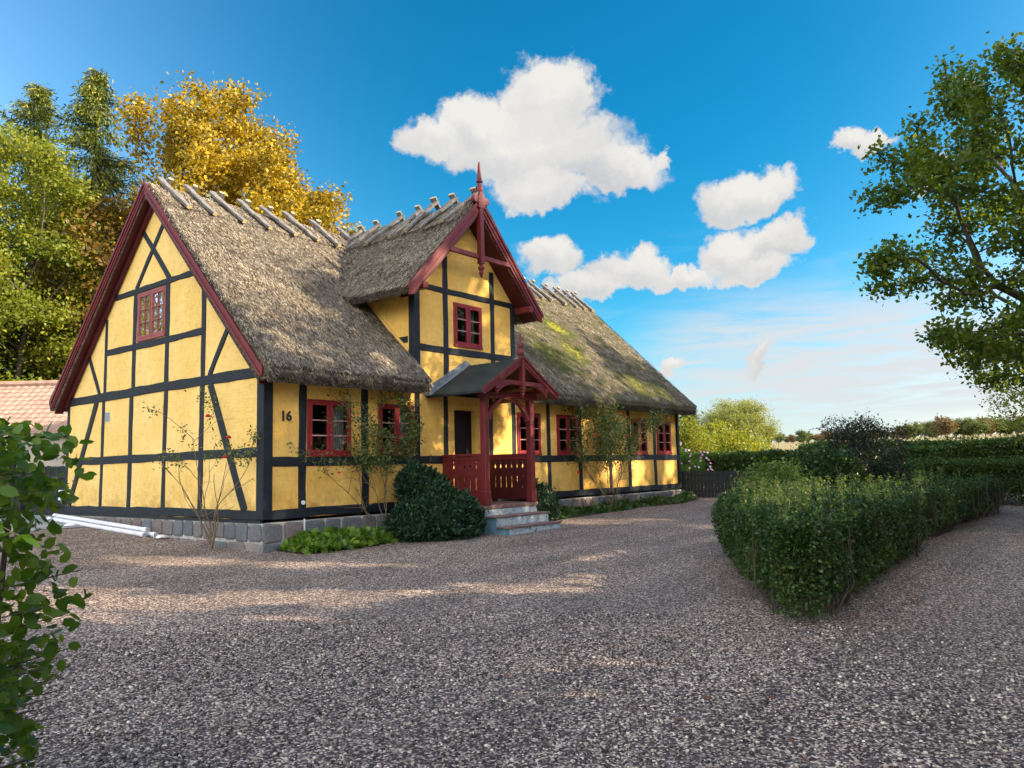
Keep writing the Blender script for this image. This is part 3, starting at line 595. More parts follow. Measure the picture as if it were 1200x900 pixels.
# dormer thatch
def dz_out(x): return 6.47 - math.sqrt(((x - DC) * DS) ** 2 + .08 ** 2)
DH = 2.13
def dormer_slab():
    mb = MB(); xs = np.linspace(DC - DH, DC + DH, 45); nv = 40; vs = []
    for x in xs:
        d = abs(x - DC); zz = dz_out(x); yi = YC - (6.47 - zz) / .964 + .05
        for k in range(nv + 1):
            y = -.40 + (yi + .40) * k / nv; h = tnoise(x, y, zz + 3) + (.075 if d < .62 + .05 * nz(y * 3, 2) else 0)
            bl = max(0, 1 - (yi - y) / .7); h += .05 * bl * bl
            s = 1 if x < DC else -1
            vs.append((x - .7 * h * s * min(1, d * 3), y, zz + .7 * h))
    fs = [(i * (nv + 1) + j, i * (nv + 1) + j + 1, (i + 1) * (nv + 1) + j + 1, (i + 1) * (nv + 1) + j) for i in range(len(xs) - 1) for j in range(nv)]
    k0 = len(vs)
    for x in xs:
        d = abs(x - DC); zz = dz_out(x); yi = YC - (6.47 - zz) / .964 + .05; s = 1 if x < DC else -1
        zi = max(dz + .05 - DS * d, 4.12); xi = x + s * (.07 if d > DH - .12 else 0)
        for k in range(nv + 1): vs.append((xi, -.40 + (yi + .40) * k / nv, zi))
    n2 = nv + 1; fs += [tuple(k0 + q for q in f) for f in fs[:]]
    for i in range(len(xs) - 1): fs += [(i * n2, (i + 1) * n2, k0 + (i + 1) * n2, k0 + i * n2), (i * n2 + nv, (i + 1) * n2 + nv, k0 + (i + 1) * n2 + nv, k0 + i * n2 + nv)]
    for j in range(nv): 
        fs += [(j, j + 1, k0 + j + 1, k0 + j)]; b = (len(xs) - 1) * n2; fs += [(b + j, b + j + 1, k0 + b + j + 1, k0 + b + j)]
    mb.add(vs, fs); return mb
droof = dormer_slab().build('dormer_roof', M_thatch, cot, smooth=True)
# straw ends lying down the slopes
def straws(name, P, dwn, nrm, parent, ln=(.06, .16), wd=(.003, .0065), lift=.13, lat=.22):
    N = len(P); l = rng.uniform(*ln, N)[:, None]; w_ = rng.uniform(*wd, N)[:, None]; side = np.cross(dwn, nrm)
    d = unit(dwn + side * rng.normal(0, lat, (N, 1)) + nrm * rng.uniform(-.05, lift, (N, 1))); s = unit(np.cross(d, nrm)); b = P - d * l * .35; e = P + d * l * .65
    V = np.stack([b - s * w_, b + s * w_, e + s * w_ * .7, e - s * w_ * .7], 1); return fast_mesh(name, V.reshape(-1, 3), np.arange(4 * N).reshape(-1, 4), M_straw, parent)
def roof_pts(N, x0, x1, y0=-.5, y1=YC):
    x = rng.uniform(x0, x1, N); y = y0 + (y1 - y0) * rng.random(N); return x, y
PP = []
for (a, b, c, nn) in ((-.21, 3.34, -.5, 46000), (6.56, 14.78, -.5, 78000), (3.34, 6.56, 1.4, 9000)):
    x, y = roof_pts(nn, a, b, c); d = np.abs(y - YC); z = 6.47 - np.sqrt((d * .964) ** 2 + .01) + .03 * np.exp(-((d - 4) / .5) ** 2)
    h = np.array([tnoise(p, q, r_) for p, q, r_ in zip(x, y, z)]) + np.where(d < .62, .045, 0) + .006
    PP.append(np.stack([x, y - .69 * h, z + .72 * h], 1))
P = np.concatenate(PP); N = len(P)
straws('straw', P, np.tile([0, -.72, -.694], (N, 1)), np.tile([0, -.694, .72], (N, 1)), roof)
# ragged eaves and verges
x = np.concatenate([rng.uniform(-.22, 3.36, 5000), rng.uniform(6.55, 14.8, 9000)]); N = len(x); k = rng.random(N)
P = np.stack([x, -.50 + .10 * (1 - k) + rng.normal(0, .012, N), 2.20 + .17 * k], 1)
straws('eave_straw', P, np.tile([0, -.72, -.694], (N, 1)), np.tile([0, -.694, .72], (N, 1)), roof, (.05, .13), (.003, .006), .1, .35)
N = 7000; x = DC - rng.uniform(0, DH, N); s = 1
x = np.concatenate([x, DC + rng.uniform(0, DH, 2500)]); N = len(x); d = np.abs(x - DC); zz = 6.47 - np.sqrt((d * DS) ** 2 + .0064); yi = YC - (6.47 - zz) / .964 + .05
N1 = 30000; x = np.concatenate([DC - rng.uniform(0, DH, 24000), DC + rng.uniform(0, DH, 6000)]); N = len(x); d = np.abs(x - DC); zz = 6.47 - np.sqrt((d * DS) ** 2 + .0064); yi = YC - (6.47 - zz) / .964 + .05
y = -.41 + (yi + .41) * rng.random(N); sg = np.where(x < DC, 1., -1.)
h = np.array([tnoise(a, b, c + 3) + (.075 if e < .62 + .05 * nz(b * 3, 2) else 0) for a, b, c, e in zip(x, y, zz, d)]) + .05 * np.maximum(0, 1 - (yi - y) / .7) ** 2 + .006
P = np.stack([x - .7 * h * sg, y, zz + .7 * h], 1); z0 = np.zeros(N)
straws('straw', P, np.stack([-sg * .69, z0, z0 - .724], 1), np.stack([-sg * .724, z0, z0 + .69], 1), droof)
N = 5000; y = rng.uniform(-.42, 1.35, N); k = rng.random(N); sg = np.where(rng.random(N) < .7, 1., -1.)
P = np.stack([DC - sg * (DH - .07 * (1 - k) + rng.normal(0, .01, N)), y, 4.10 + .14 * k], 1); z0 = np.zeros(N)
straws('eave_straw', P, np.stack([-sg * .69, z0, z0 - .724], 1), np.stack([-sg * .724, z0, z0 + .69], 1), droof, (.05, .12), (.003, .006), .1, .35)
# near verge straw edge
N = 4000; y = rng.uniform(-.45, YC, N); d = np.abs(y - YC); z = 6.47 - np.sqrt((d * .964) ** 2 + .01); P = np.stack([np.full(N, -.20) + rng.normal(0, .012, N), y, z - rng.uniform(-.05, .09, N)], 1)
straws('verge_straw', P, np.tile([-.2, -.70, -.68], (N, 1)), np.tile([-.6, -.5, .6], (N, 1)), roof)
N = 3000; y = rng.uniform(-.45, YC, N); d = np.abs(y - YC); z = 6.47 - np.sqrt((d * .964) ** 2 + .01); P = np.stack([np.full(N, 14.79) + rng.normal(0, .012, N), y, z - rng.uniform(-.05, .3, N)], 1)
straws('verge_straw', P, np.tile([.2, -.70, -.68], (N, 1)), np.tile([.6, -.5, .6], (N, 1)), roof)

# ridge logs ----------------------------------------------------------
def log(p0, p1, w_=.125, h_=.085, up=Vector((0, -.69, .72)), name='ridge_log', seed=0):
    p0, p1 = Vector(p0), Vector(p1); d = p1 - p0; ln = d.length; d.normalize(); s = d.cross(up).normalized(); u_ = s.cross(d); rd = random.Random(seed); n = 6; vs = []
    for i in range(n + 1):
        q = p0 + d * ln * i / n; a = w_ / 2 * (1 + rd.uniform(-.22, .18)) * (1.0 - .12 * i / n); b = h_ / 2 * (1 + rd.uniform(-.15, .15)); q += s * rd.uniform(-.02, .02) + u_ * rd.uniform(-.008, .008)
        for k in range(8):
            an = 2 * math.pi * (k + .5) / 8; ca, sa = math.cos(an), math.sin(an); f_ = .98
            ca = math.copysign(abs(ca) ** .35, ca); sa = math.copysign(abs(sa) ** .35, sa); vs.append(q + s * a * ca * f_ + u_ * b * sa * f_)
    mb = MB(); mb.add(vs, [(i * 8 + j, i * 8 + (j + 1) % 8, (i + 1) * 8 + (j + 1) % 8, (i + 1) * 8 + j) for i in range(n) for j in range(8)], 0)
    mb.add(vs[:8], [tuple(range(8))], 1); mb.add(vs[-8:], [tuple(range(8))], 1)
    return mb.build(name, [M_log, M_logend], roof)
k = 0
for x, dx in ((.16, .22), (.70, .2), (1.30, .34), (1.92, .32), (2.5, .42), (3.1, .4), (3.78, .25), (4.55, .2), (11.65, .2), (12.12, .22), (12.85, .25), (13.5, .2), (14.0, .15), (14.5, .1)):
    dx *= .8; j = .05 * nz(k * 3.3, 1)
    log((x - dx * .45, YC + .02 + j * .5, 6.60 + j), (x + dx * .7, 2.96 + j, 5.88), .14, .07, seed=k)
    log((x + .14 - dx * .2, YC - .05, 6.63 + j), (x + .10, YC + .80, 5.86), .11, .08, up=Vector((0, .69, .72)), seed=k + 50); k += 1
k = 0
for y, dy, tp in ((-.28, .38, 0), (.36, .40, .02), (.92, .3, .07), (1.42, .3, .0), (2.05, .45, 0), (2.85, .4, -.03), (3.4, .1, -.04)):
    def dl(a, b, sg, s_): 
        o = log(a, b, .17, .065, up=Vector((sg * -.72, 0, .69)), seed=s_); o.parent = droof; return o
    dl((DC - .02, y - dy * .35, 6.60 + tp), (DC - .70, y + dy * .75, 5.90 + tp * .3), 1, k + 200); dl((DC - .10, y - .06, 6.68 + tp), (DC + .75, y, 5.88), -1, k + 300); k += 1

# bargeboards ---------------------------------------------------------
def barge(Mf, uc, slope, half, zap, wd_, o0, o1, name, m_=M_red, mould=True, parent=cot, tail=.0):
    """pair of raking boards in the plane Mf; zap = outer apex height, wd_ = vertical depth"""
    res = []
    for s in (-1, 1):
        ue = uc + s * half; mb = MB()
        p = [(uc, zap), (ue, zap - slope * half), (ue - s * .02, zap - slope * half - wd_ * .62), (ue - s * wd_ * .42, zap - slope * half - wd_ * .55 + .0), (uc, zap - wd_)]
        mb.prism([Mf(a, b, o0) for a, b in p], Vector(Mf(0, 0, o1)) - Vector(Mf(0, 0, o0)))
        o = mb.build(name, m_, parent, bevel=.004); res.append(o)
        if mould:
            mb = MB(); w2 = wd_ * .30
            p = [(uc, zap + .03), (ue + s * .02, zap + .03 - slope * half - slope * .02), (ue + s * .02, zap + .03 - slope * half - slope * .02 - w2), (uc, zap + .03 - w2)]
            mb.prism([Mf(a, b, o1 + .002) for a, b in p], Vector(Mf(0, 0, o1 + .022)) - Vector(Mf(0, 0, o1 + .002)))
            p = [(uc, zap - wd_ * .55), (ue - s * .02, zap - wd_ * .55 - slope * half), (ue - s * .02, zap - wd_ * .66 - slope * half), (uc, zap - wd_ * .66)]
            mb.prism([Mf(a, b, o1 + .002) for a, b in p], Vector(Mf(0, 0, o1 + .016)) - Vector(Mf(0, 0, o1 + .002)))
            mb.build('moulding', m_, o)
    return res
barge(MG, YC, 1.0, 4.02, 6.42, .23, .205, .240, 'bargeboard')
for s in (-1, 1):   # red soffit boards under the verge and a rafter board on the wall
    mb = MB(); z0 = zt - .004; ue = 3.9
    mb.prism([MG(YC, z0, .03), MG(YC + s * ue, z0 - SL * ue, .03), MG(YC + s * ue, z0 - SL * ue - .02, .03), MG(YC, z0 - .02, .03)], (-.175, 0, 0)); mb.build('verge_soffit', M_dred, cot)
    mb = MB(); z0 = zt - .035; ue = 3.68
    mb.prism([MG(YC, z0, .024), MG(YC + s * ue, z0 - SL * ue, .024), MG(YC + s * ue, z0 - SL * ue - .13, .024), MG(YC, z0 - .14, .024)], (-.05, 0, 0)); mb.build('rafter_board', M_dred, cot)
barge(MF, DC, 1.045, 2.12, 6.44, .30, .40, .445, 'bargeboard')
for s in (-1, 1):
    mb = MB(); z0 = dz + .035; ue = 1.93
    mb.prism([MF(DC, z0, .0), MF(DC + s * ue, z0 - DS * ue, .0), MF(DC + s * ue, z0 - DS * ue - .03, .0), MF(DC, z0 - .03, .0)], (0, -.40, 0)); mb.build('verge_soffit', M_dred, cot)
    mb = MB(); xx = DC + s * 1.68; mb.box(xx - .07, xx + .07, -.47, -.02, 4.22, 4.36); mb.build('purlin_end', M_red, cot, bevel=.01)
# dormer truss ornament
mb = MB(); mb.box(DC - .95, DC + .95, -.455, -.385, 5.12, 5.22); mb.build('truss_tie', M_red, cot, bevel=.008)
def kingpost(x, y, ztop, zbot, w_, pend, name='king_post'):
    mb = MB(); mb.box(x - w_, x + w_, y - w_, y + w_, zbot, ztop)
    prof = [(.0, -pend), (w_ * .35, -pend * .97), (w_ * .9, -pend * .62), (w_ * .75, -pend * .5), (w_ * 1.25, -pend * .32), (w_ * 1.25, -pend * .2), (w_ * .7, -pend * .1), (w_ * .7, .01)]
    mb.lathe(prof, (x, y, zbot), 12); return mb.build(name, M_red, cot, bevel=0)
kingpost(DC, -.435, 6.25, 5.02, .055, .30)
def finial(x, y, z, h, name='finial', sc_=1.0):
    mb = MB(); s = sc_
    prof = [(.075 * s, -.10 * h), (.075 * s, .02 * h), (.045 * s, .05 * h), (.045 * s, .09 * h), (.085 * s, .14 * h), (.095 * s, .22 * h), (.085 * s, .30 * h), (.05 * s, .36 * h), (.045 * s, .40 * h), (.085 * s, .44 * h), (.085 * s, .46 * h), (.055 * s, .49 * h), (.06 * s, .52 * h), (.03 * s, .92 * h), (.012 * s, 1.0 * h), (0, 1.0 * h)]
    mb.lathe(prof, (x, y, z), 10); return mb.build(name, M_red, cot)
fin = finial(DC, -.43, 6.46, .80, sc_=.9)
mb = MB()
mb.prism([(DC - .10, -.50, 6.22), (DC + .10, -.50, 6.22), (DC + .12, -.50, 6.42), (DC + .06, -.50, 6.56), (DC, -.50, 6.62), (DC - .06, -.50, 6.56), (DC - .12, -.50, 6.42)], (0, .1, 0))
for s in (-1, 1):
    vs = [(DC + s * .16 + .085 * math.cos(a), -.49, 6.40 + .085 * math.sin(a)) for a in np.linspace(0, 2 * math.pi, 15)[:-1]]; mb.prism(vs, (0, .08, 0))
mb.build('scroll', M_red, fin, bevel=.006)

# porch --------------------------------------------------------------
mb = MB(); mb.box(3.99, 5.68, -1.21, -.035, -.045, .03); mb.build('porch_floor', M_tread, cot, bevel=.006)
mb = MB(); mb.box(4.02, 5.65, -1.195, -.035, -.9, -.047); pb = mb.build('porch_base', M_stepstone, cot)
mb = MB(); mb.box(4.005, 4.019, -1.19, -.04, -.85, -.05); mb.build('painted_side', M_bluepaint, pb)
def step(y0, y1, ztop):
    mb = MB(); mb.box(4.03, 5.66, y1 + .02, y0 - .002, -.9, ztop - .032); s_ = mb.build('porch_step', M_stepstone, cot)
    mb = MB(); mb.box(3.99, 5.69, y1, y0 + .0, ztop - .03, ztop + .005); mb.build('tread', M_tread, s_, bevel=.008)
    mb = MB(); mb.box(4.015, 4.028, y1 + .022, y0 - .002, -.85, ztop - .034); mb.build('painted_side', M_bluepaint, s_)
step(-1.2, -1.49, -.17); step(-1.492, -1.79, -.36)
def post(x):
    y0, y1 = -1.205, -1.075; mb = MB(); mb.box(x, x + .135, y0, y1, .03, 2.16); o = mb.build('porch_post', M_red, cot, bevel=.012)
    mb = MB(); mb.box(x - .012, x + .147, y0 - .012, y1 + .012, .032, .30); mb.build('post_plinth', M_red, o, bevel=.008); return o
pl, pr = post(4.045), post(5.49)
def brace(x, s, o_):     # curved bracket between post and beam
    mb = MB(); n = 8; a = []; b = []
    for i in range(n + 1):
        t_ = i / n * math.pi / 2; a.append((x + s * .42 * (1 - math.cos(t_)), 1.72 + .42 * math.sin(t_))); b.append((x + s * (.42 * (1 - math.cos(t_)) + .0) - s * .0, 0))
    P_ = [(x + s * .46 * (i / n) ** 2.0, 1.70 + .44 * (i / n)) for i in range(n + 1)]; Q_ = [(x + s * (.10 + .42 * (i / n) ** 2.2), 1.66 + .44 * (i / n)) for i in range(n + 1)]
    for i in range(n): mb.prism([(P_[i][0], -1.18, P_[i][1]), (P_[i + 1][0], -1.18, P_[i + 1][1]), (Q_[i + 1][0], -1.18, Q_[i + 1][1]), (Q_[i][0], -1.18, Q_[i][1])], (0, .07, 0))
    mb.build('curved_brace', M_red, o_)
brace(4.18, 1, pl); brace(5.49, -1, pr)
mb = MB(); mb.box(3.95, 5.75, -1.20, -1.08, 2.11, 2.22); mb.build('porch_beam', M_red, cot, bevel=.008)
for x in (4.05, 5.50):
    mb = MB(); mb.box(x, x + .12, -1.5, -.02, 2.222, 2.31); mb.build('porch_beam', M_red, cot, bevel=.006)
PC, PS = 4.845, .595
pm = MB()
for s in (-1, 1):
    hw = 1.16; z0 = 2.885
    pm.prism([MF(PC, z0, .02), MF(PC + s * hw, z0 - PS * hw, .02), MF(PC + s * hw, z0 - PS * hw - .045, .02), MF(PC, z0 - .05, .02)], (0, -1.50, 0))
proof = pm.build('porch_roof', M_felt, cot)
mb = MB()
for s in (-1, 1):
    hw = 1.13; z0 = 2.833
    mb.prism([MF(PC, z0, .02), MF(PC + s * hw, z0 - PS * hw, .02), MF(PC + s * hw, z0 - PS * hw - .02, .02), MF(PC, z0 - .02, .02)], (0, -1.48, 0))
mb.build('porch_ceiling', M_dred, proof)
for s in (-1, 1):   # lead flashing up against the wall
    mb = MB(); hw = 1.2; z0 = 2.89; mb.prism([MF(PC, z0, .026), MF(PC + s * hw, z0 - PS * hw, .026), MF(PC + s * (hw + .05), z0 - PS * hw + .13, .026), MF(PC, z0 + .11, .026)], (0, -.012, 0))
    mb.prism([MF(PC, z0 + .004, .036), MF(PC + s * hw, z0 + .004 - PS * hw, .036), MF(PC + s * hw, z0 + .012 - PS * hw, .036), MF(PC, z0 + .012, .036)], (0, -.12, 0)); mb.build('flashing', M_lead, proof)
barge(MF, PC, PS, 1.19, 2.93, .17, 1.50, 1.54, 'porch_bargeboard', parent=cot)
mb = MB(); mb.box(PC - .78, PC + .78, -1.535, -1.475, 2.345, 2.43); mb.build('truss_tie', M_red, cot, bevel=.006)
for s in (-1, 1):   # arched under-brackets
    mb = MB(); n = 7
    for i in range(n):
        f = lambda k: (PC + s * (.28 + .52 * k / n), 2.345 - .20 * (k / n) ** 2.2); a, b = f(i), f(i + 1)
        mb.prism([(a[0], -1.53, 2.347), (b[0], -1.53, 2.347), (b[0], -1.53, b[1]), (a[0], -1.53, a[1] - .001)], (0, .05, 0))
    mb.build('truss_bracket', M_red, cot)
    mb = MB(); mb.box(PC + s * .79 - .05, PC + s * .79 + .05, -1.555, -1.21, 2.235, 2.335); mb.build('bracket_block', M_red, cot, bevel=.008)
kingpost(PC, -1.52, 2.86, 2.27, .045, .16); finial(PC, -1.50, 2.90, .50, sc_=.72)
# balustrades with sawn cut-outs
def cut(z):      # half opening at height z
    r = 0
    if abs(z - .86) < .018: r = max(r, math.sqrt(max(0, .018 ** 2 - (z - .86) ** 2)))
    if .715 < z < .845: k_ = 1 - abs(z - .755) / (.04 if z < .755 else .09); r = max(r, .030 * max(0, k_))
    if .30 < z < .58: k_ = (z - .30) / .28; r = max(r, .020 * math.sin(math.pi * k_) ** .7 + .006 * math.sin(k_ * 9))
    return max(r, 0)
def balustrade(x):
    y0, y1 = -1.07, -.035; nb = 7; bw = (y1 - y0) / nb; zs = sorted(set(list(np.linspace(.08, .30, 3)) + list(np.linspace(.30, .58, 15)) + [.64, .70] + list(np.linspace(.715, .88, 20)) + [.90, .97])); mb = MB()
    for b in range(nb):
        a, c = y0 + b * bw, y0 + (b + 1) * bw
        for i in range(len(zs) - 1):
            ra, rb = (cut(zs[i]), cut(zs[i + 1])); l0 = a + (ra if b else 0); l1 = a + (rb if b else 0); r0 = c - (ra if b < nb - 1 else 0); r1 = c - (rb if b < nb - 1 else 0)
            mb.prism([(x, l0, zs[i]), (x, r0, zs[i]), (x, r1, zs[i + 1]), (x, l1, zs[i + 1])], (.024, 0, 0))
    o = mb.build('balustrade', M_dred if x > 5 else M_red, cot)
    mb = MB(); mb.box(x - .03, x + .055, y0, y1, .972, 1.02); mb.box(x - .012, x + .036, y0, y1, .90, .970); mb.build('handrail', M_red, o, bevel=.006)
balustrade(4.09); balustrade(5.545)

# ------------------------------------------------------------------ vegetation tools
def grow(trunk, A, step=.35, infl=3.0, kill=.55, maxit=260, grav=0.0, r=rng, jit=.12):
    """space colonisation: trunk = list of points, A = attraction points"""
    nodes = [np.array(trunk[0], float)]; par = [-1]
    for q in trunk[1:]:
        q = np.array(q, float); a = nodes[-1]; n = max(1, int(np.linalg.norm(q - a) / step))
        for i in range(1, n + 1): nodes.append(a + (q - a) * i / n + (r.normal(0, .02, 3) if i < n else 0)); par.append(len(nodes) - 2)
    A = np.array(A, float); nd = np.full(len(A), 1e9); ni = np.zeros(len(A), int)
    for k, q in enumerate(nodes):
        d = np.linalg.norm(A - q, axis=1); mk = d < nd; nd[mk] = d[mk]; ni[mk] = k
    alive = np.ones(len(A), bool)
    for it in range(maxit):
        act = alive & (nd < infl)
        if not act.any():
            if alive.any() and infl < 1e3: infl *= 1.6; continue
            break
        idx = np.where(act)[0]; new = {}
        dv = unit(A[idx] - np.array(nodes)[ni[idx]]); acc = {}
        for k, v in zip(ni[idx], dv):
            acc[k] = acc.get(k, 0) + v
        added = []
        for k, v in acc.items():
            v = v + r.normal(0, jit, 3) * np.linalg.norm(v); v[2] -= grav; nv = nodes[k] + step * v / max(1e-6, np.linalg.norm(v)); added.append((nv, k))
        for nv, k in added:
            nodes.append(nv); par.append(k); j = len(nodes) - 1
            d = np.linalg.norm(A - nv, axis=1); mk = d < nd; nd[mk] = d[mk]; ni[mk] = j
        alive &= nd > kill
        if len(nodes) > 5200: break
    N = np.array(nodes); par = np.array(par); cnt = np.zeros(len(N)); 
    ch = np.bincount(par[par >= 0], minlength=len(N)); cnt[ch == 0] = 1
    for i in range(len(N) - 1, 0, -1): cnt[par[i]] += cnt[i]
    return N, par, cnt, ch
def tubes(name, N, par, rad, m_, parent, sides=5):
    i = np.arange(1, len(N)); i = i[par[i] >= 0]; a = N[par[i]]; b = N[i]; d = unit(b - a); ref = np.where(np.abs(d[:, 2:3]) > .9, np.array([[1., 0, 0]]), np.array([[0, 0, 1.]])); s = unit(np.cross(d, ref)); t_ = np.cross(s, d)
    ra, rb = np.minimum(rad[par[i]], rad[i] * 1.6), rad[i]; an = np.arange(sides) * 2 * math.pi / sides; ring = s[:, None] * np.cos(an)[None, :, None] + t_[:, None] * np.sin(an)[None, :, None]
    V = np.concatenate([a[:, None] - d[:, None] * ra[:, None, None] * .3 + ring * ra[:, None, None], b[:, None] + ring * rb[:, None, None]], 1); k = len(i)
    F = np.array([(j, (j + 1) % sides, sides + (j + 1) % sides, sides + j) for j in range(sides)]); F = (F[None] + (np.arange(k) * 2 * sides)[:, None, None]).reshape(-1, 4)
    return fast_mesh(name, V.reshape(-1, 3), F, m_, parent, True)
def clumps(n, k, c, rr, r, sz=.42, low=-.9):
    cc = in_ell(k, c, rr, r, shell=.35, low=low); return cc[r.integers(0, len(cc), n)] + r.normal(0, sz, (n, 3)) * np.array([1, 1, .7])
def in_ell(n, c, rr, r=rng, shell=.0, low=-1.0):
    P = unit(r.normal(size=(n * 2, 3))) * (shell + (1 - shell) * r.random((n * 2, 1)) ** (1 / 2.2)); P = P[P[:, 2] > low][:n]
    return np.array(c) + P * np.array(rr)
SUNV = np.array(sd)
GAPS = [((-1.39, .3, -.5), 0.57), ((-.9, .0, -.5), 0.35), ((-.56, -1.5, -.55), 0.53), ((0, -2.2, -.55), 0.33), ((.4, -2.9, -.57), 0.35), ((-.21, -5.2, -.64), 0.53), ((.29, -5.95, -.65), 0.39), ((-2.33, -7.66, -.72), 0.32), ((-2.9, -8.0, -.72), 0.24), ((-3.8, -2.2, -.6), 0.85), ((-3.2, -1.2, -.6), 0.41), ((-2.0, -3.6, -.62), 0.71), ((-2.6, -4.6, -.62), 0.35), ((-1.3, -4.3, -.62), 0.33),
    ((12.2, 0, 1.6), .30), ((12.0, 0, .5), .55), ((13.6, 0, .5), .35), ((9.6, -.5, 1.6), .6), ((10.3, 0, .6), .45), ((9.4, -.3, .2), .35), ((10.9, 1.9, 4.7), .9), ((11.6, 1.0, 3.9), .4), ((12.4, 0, 3.0), .65), ((13.5, -.1, 2.8), .4), ((2.4, -.1, 2.75), .4), ((.3, .0, 2.8), .35), ((1.4, 1.2, 4.0), .6), ((2.9, 1.1, 4.0), .4), ((5.95, 0, 1.3), .28), ((2.32, 0, 1.6), .13), ((7.6, 0, .55), .25), ((8.5, 0, .5), .25), ((3.0, -.42, 4.4), .3),
    ((2.0, -7.4, .3), .5), ((4.3, -7.2, .3), .6), ((3.2, -6.6, .3), .5), ((6.5, -7.2, .3), .6), ((5.3, -8.2, 0), .35), ((8.5, -6.4, .5), .7), ((11.0, -5.8, .4), .5), ((12.0, -11.2, 6.4), 1.9), ((9.0, -9.2, 6.2), 1.0), ((10.0, -10.0, 7.8), 1.2), ((11.0, -9.6, 7.2), .9), ((13.2, -12.0, 4.5), .9), ((-6.4, -8.3, .70), .50), ((-6.45, -8.6, .0), .28), ((-6.5, -8.9, -.35), .22)]
def open_gaps(P, r, k=1.0):  # drops leaves along sun rays to the listed points, shaping the sun patches
    keep = np.ones(len(P), bool)
    for c, rad in GAPS:
        v = P - np.array(c); al = v @ SUNV; d = np.linalg.norm(v - al[:, None] * SUNV, axis=1); keep &= ~((d < rad * (.75 + .5 * r.random(len(P)) * k)) & (al > 3))
    return P[keep]
def tree(name, label, cat, base, trunk, A, n_leaf, size, lmat, bark=None, r0=.011, spread=.28, step=.35, kill=.55, infl=3, group=None, up=.6, aspect=1.0, seed=1, grav=0.0, exp=.5, tips=3, minz=None, droop=0, tmpl=T_quad, gaps=False):
    r = np.random.default_rng(seed); root = empty(name, base); tag(root, label, cat, group)
    N, par, cnt, ch = grow(trunk, A, step, infl, kill, r=r, grav=grav); rad = r0 * cnt ** exp
    tubes('trunk', N, par, rad, bark or M_bark, root)
    T = N[cnt <= tips]; P = T[r.integers(0, len(T), n_leaf)] + r.normal(0, spread, (n_leaf, 3)) * np.array([1, 1, .75])
    if droop: P[:, 2] -= np.abs(r.normal(0, droop, n_leaf))
    if gaps: P = open_gaps(P, r); n_leaf = len(P)
    leaves('crown', P, size * (.7 + .6 * r.random(n_leaf)), lmat, root, up=up, aspect=aspect, r=r, tmpl=tmpl, axis=np.array([0, 0, -1.]) if droop else None, axb=1.2 if droop else 0); return root
def conifer(name, label, base, H, rbase, n_whorl, leafm, seed, group=None, droop=.35, dens=1.0):
    r = np.random.default_rng(seed); root = empty(name, base); tag(root, label, 'conifer', group); b = np.array(base)
    mb = MB(); mb.tube([b + (0, 0, 0), b + (0.05, 0, H * .5), b + (0, .03, H * .97)], [H * .016, H * .009, .015], 7); mb.build('trunk', M_bark, root, smooth=True)
    V = []; bt = MB(); Ps = []; Ss = []; Ax = []
    for k in range(n_whorl):
        f = k / n_whorl; z = H * (.10 + .88 * f ** .9); rl = rbase * (1 - f) ** .80 + .14
        for j in range(int(7 - 3 * f)):
            a = r.random() * 6.28; ln = rl * r.uniform(.55, 1.12); n = int(7 + ln * 7); t_ = np.linspace(0.08, 1, n)
            dz_ = -droop * ln * t_ ** 1.3 + .30 * ln * t_ ** 2.6 + (.25 * ln * t_ if f > .8 else 0); px_ = np.cos(a) * ln * t_; py_ = np.sin(a) * ln * t_
            c = np.stack([px_, py_, z + dz_], 1) + b; bt.tube([c[0], c[n // 2], c[-1]], [.035 * (1 - f) + .01, .02, .006], 4)
            m_ = int(6 * dens)
            for q in range(m_):
                sp_ = c + r.normal(0, .10 + .08 * (1 - f), c.shape) * np.array([1, 1, .6]); sp_[:, 2] -= r.uniform(0, .22, n); Ps.append(sp_); Ax.append(np.tile([np.cos(a) * .7, np.sin(a) * .7, -.9], (n, 1)))
    bt.build('branches', M_bark, root); P = np.concatenate(Ps); Ax = np.concatenate(Ax); sel = r.random(len(P)) < .42
    leaves('needles', P[sel], .22 * (.6 + .8 * r.random(sel.sum())), leafm, root, up=.3, aspect=.42, axis=Ax[sel], axb=1.5, r=r)
    leaves('needle_tips', P[~sel] + r.normal(0, .05, (int((~sel).sum()), 3)), .20, L_conlight, root, up=.5, aspect=.42, axis=Ax[~sel], axb=1.5, r=r); return root

# ------------------------------------------------------------------ trees behind the cottage
conifer('conifer', 'tall dark conifer behind the tiled outbuilding, its thin tip high over the leafy trees', (4.6, 23.0, -.05), 17.3, 4.9, 74, L_dark, 3)
conifer('conifer', 'tall narrow drooping conifer nearest to the cottage gable, behind the brown leaved tree', (5.7, 20.1, -.05), 17.3, 4.3, 80, L_dark, 4, droop=.42)
conifer('conifer', 'conifer at the far left edge, mostly hidden behind the yellow-green tree', (2.6, 25.4, -.05), 17.2, 4.3, 66, L_dark, 5)
r5 = np.random.default_rng(5)
tree('leafy_tree', 'yellow-green leafy tree behind the tiled roof at the left edge', 'tree', (2.3, 17.4, -.05), [(2.3, 17.4, -.1), (2.35, 17.4, 3.0), (2.5, 17.5, 5)], np.concatenate([clumps(640, 66, (2.0, 17.6, 7.1), (2.8, 2.3, 5.6), r5), clumps(160, 18, (3.8, 17.0, 5.2), (1.6, 1.3, 3.2), r5)]), 50000, .13, L_lime, spread=.30, seed=11, kill=.6)
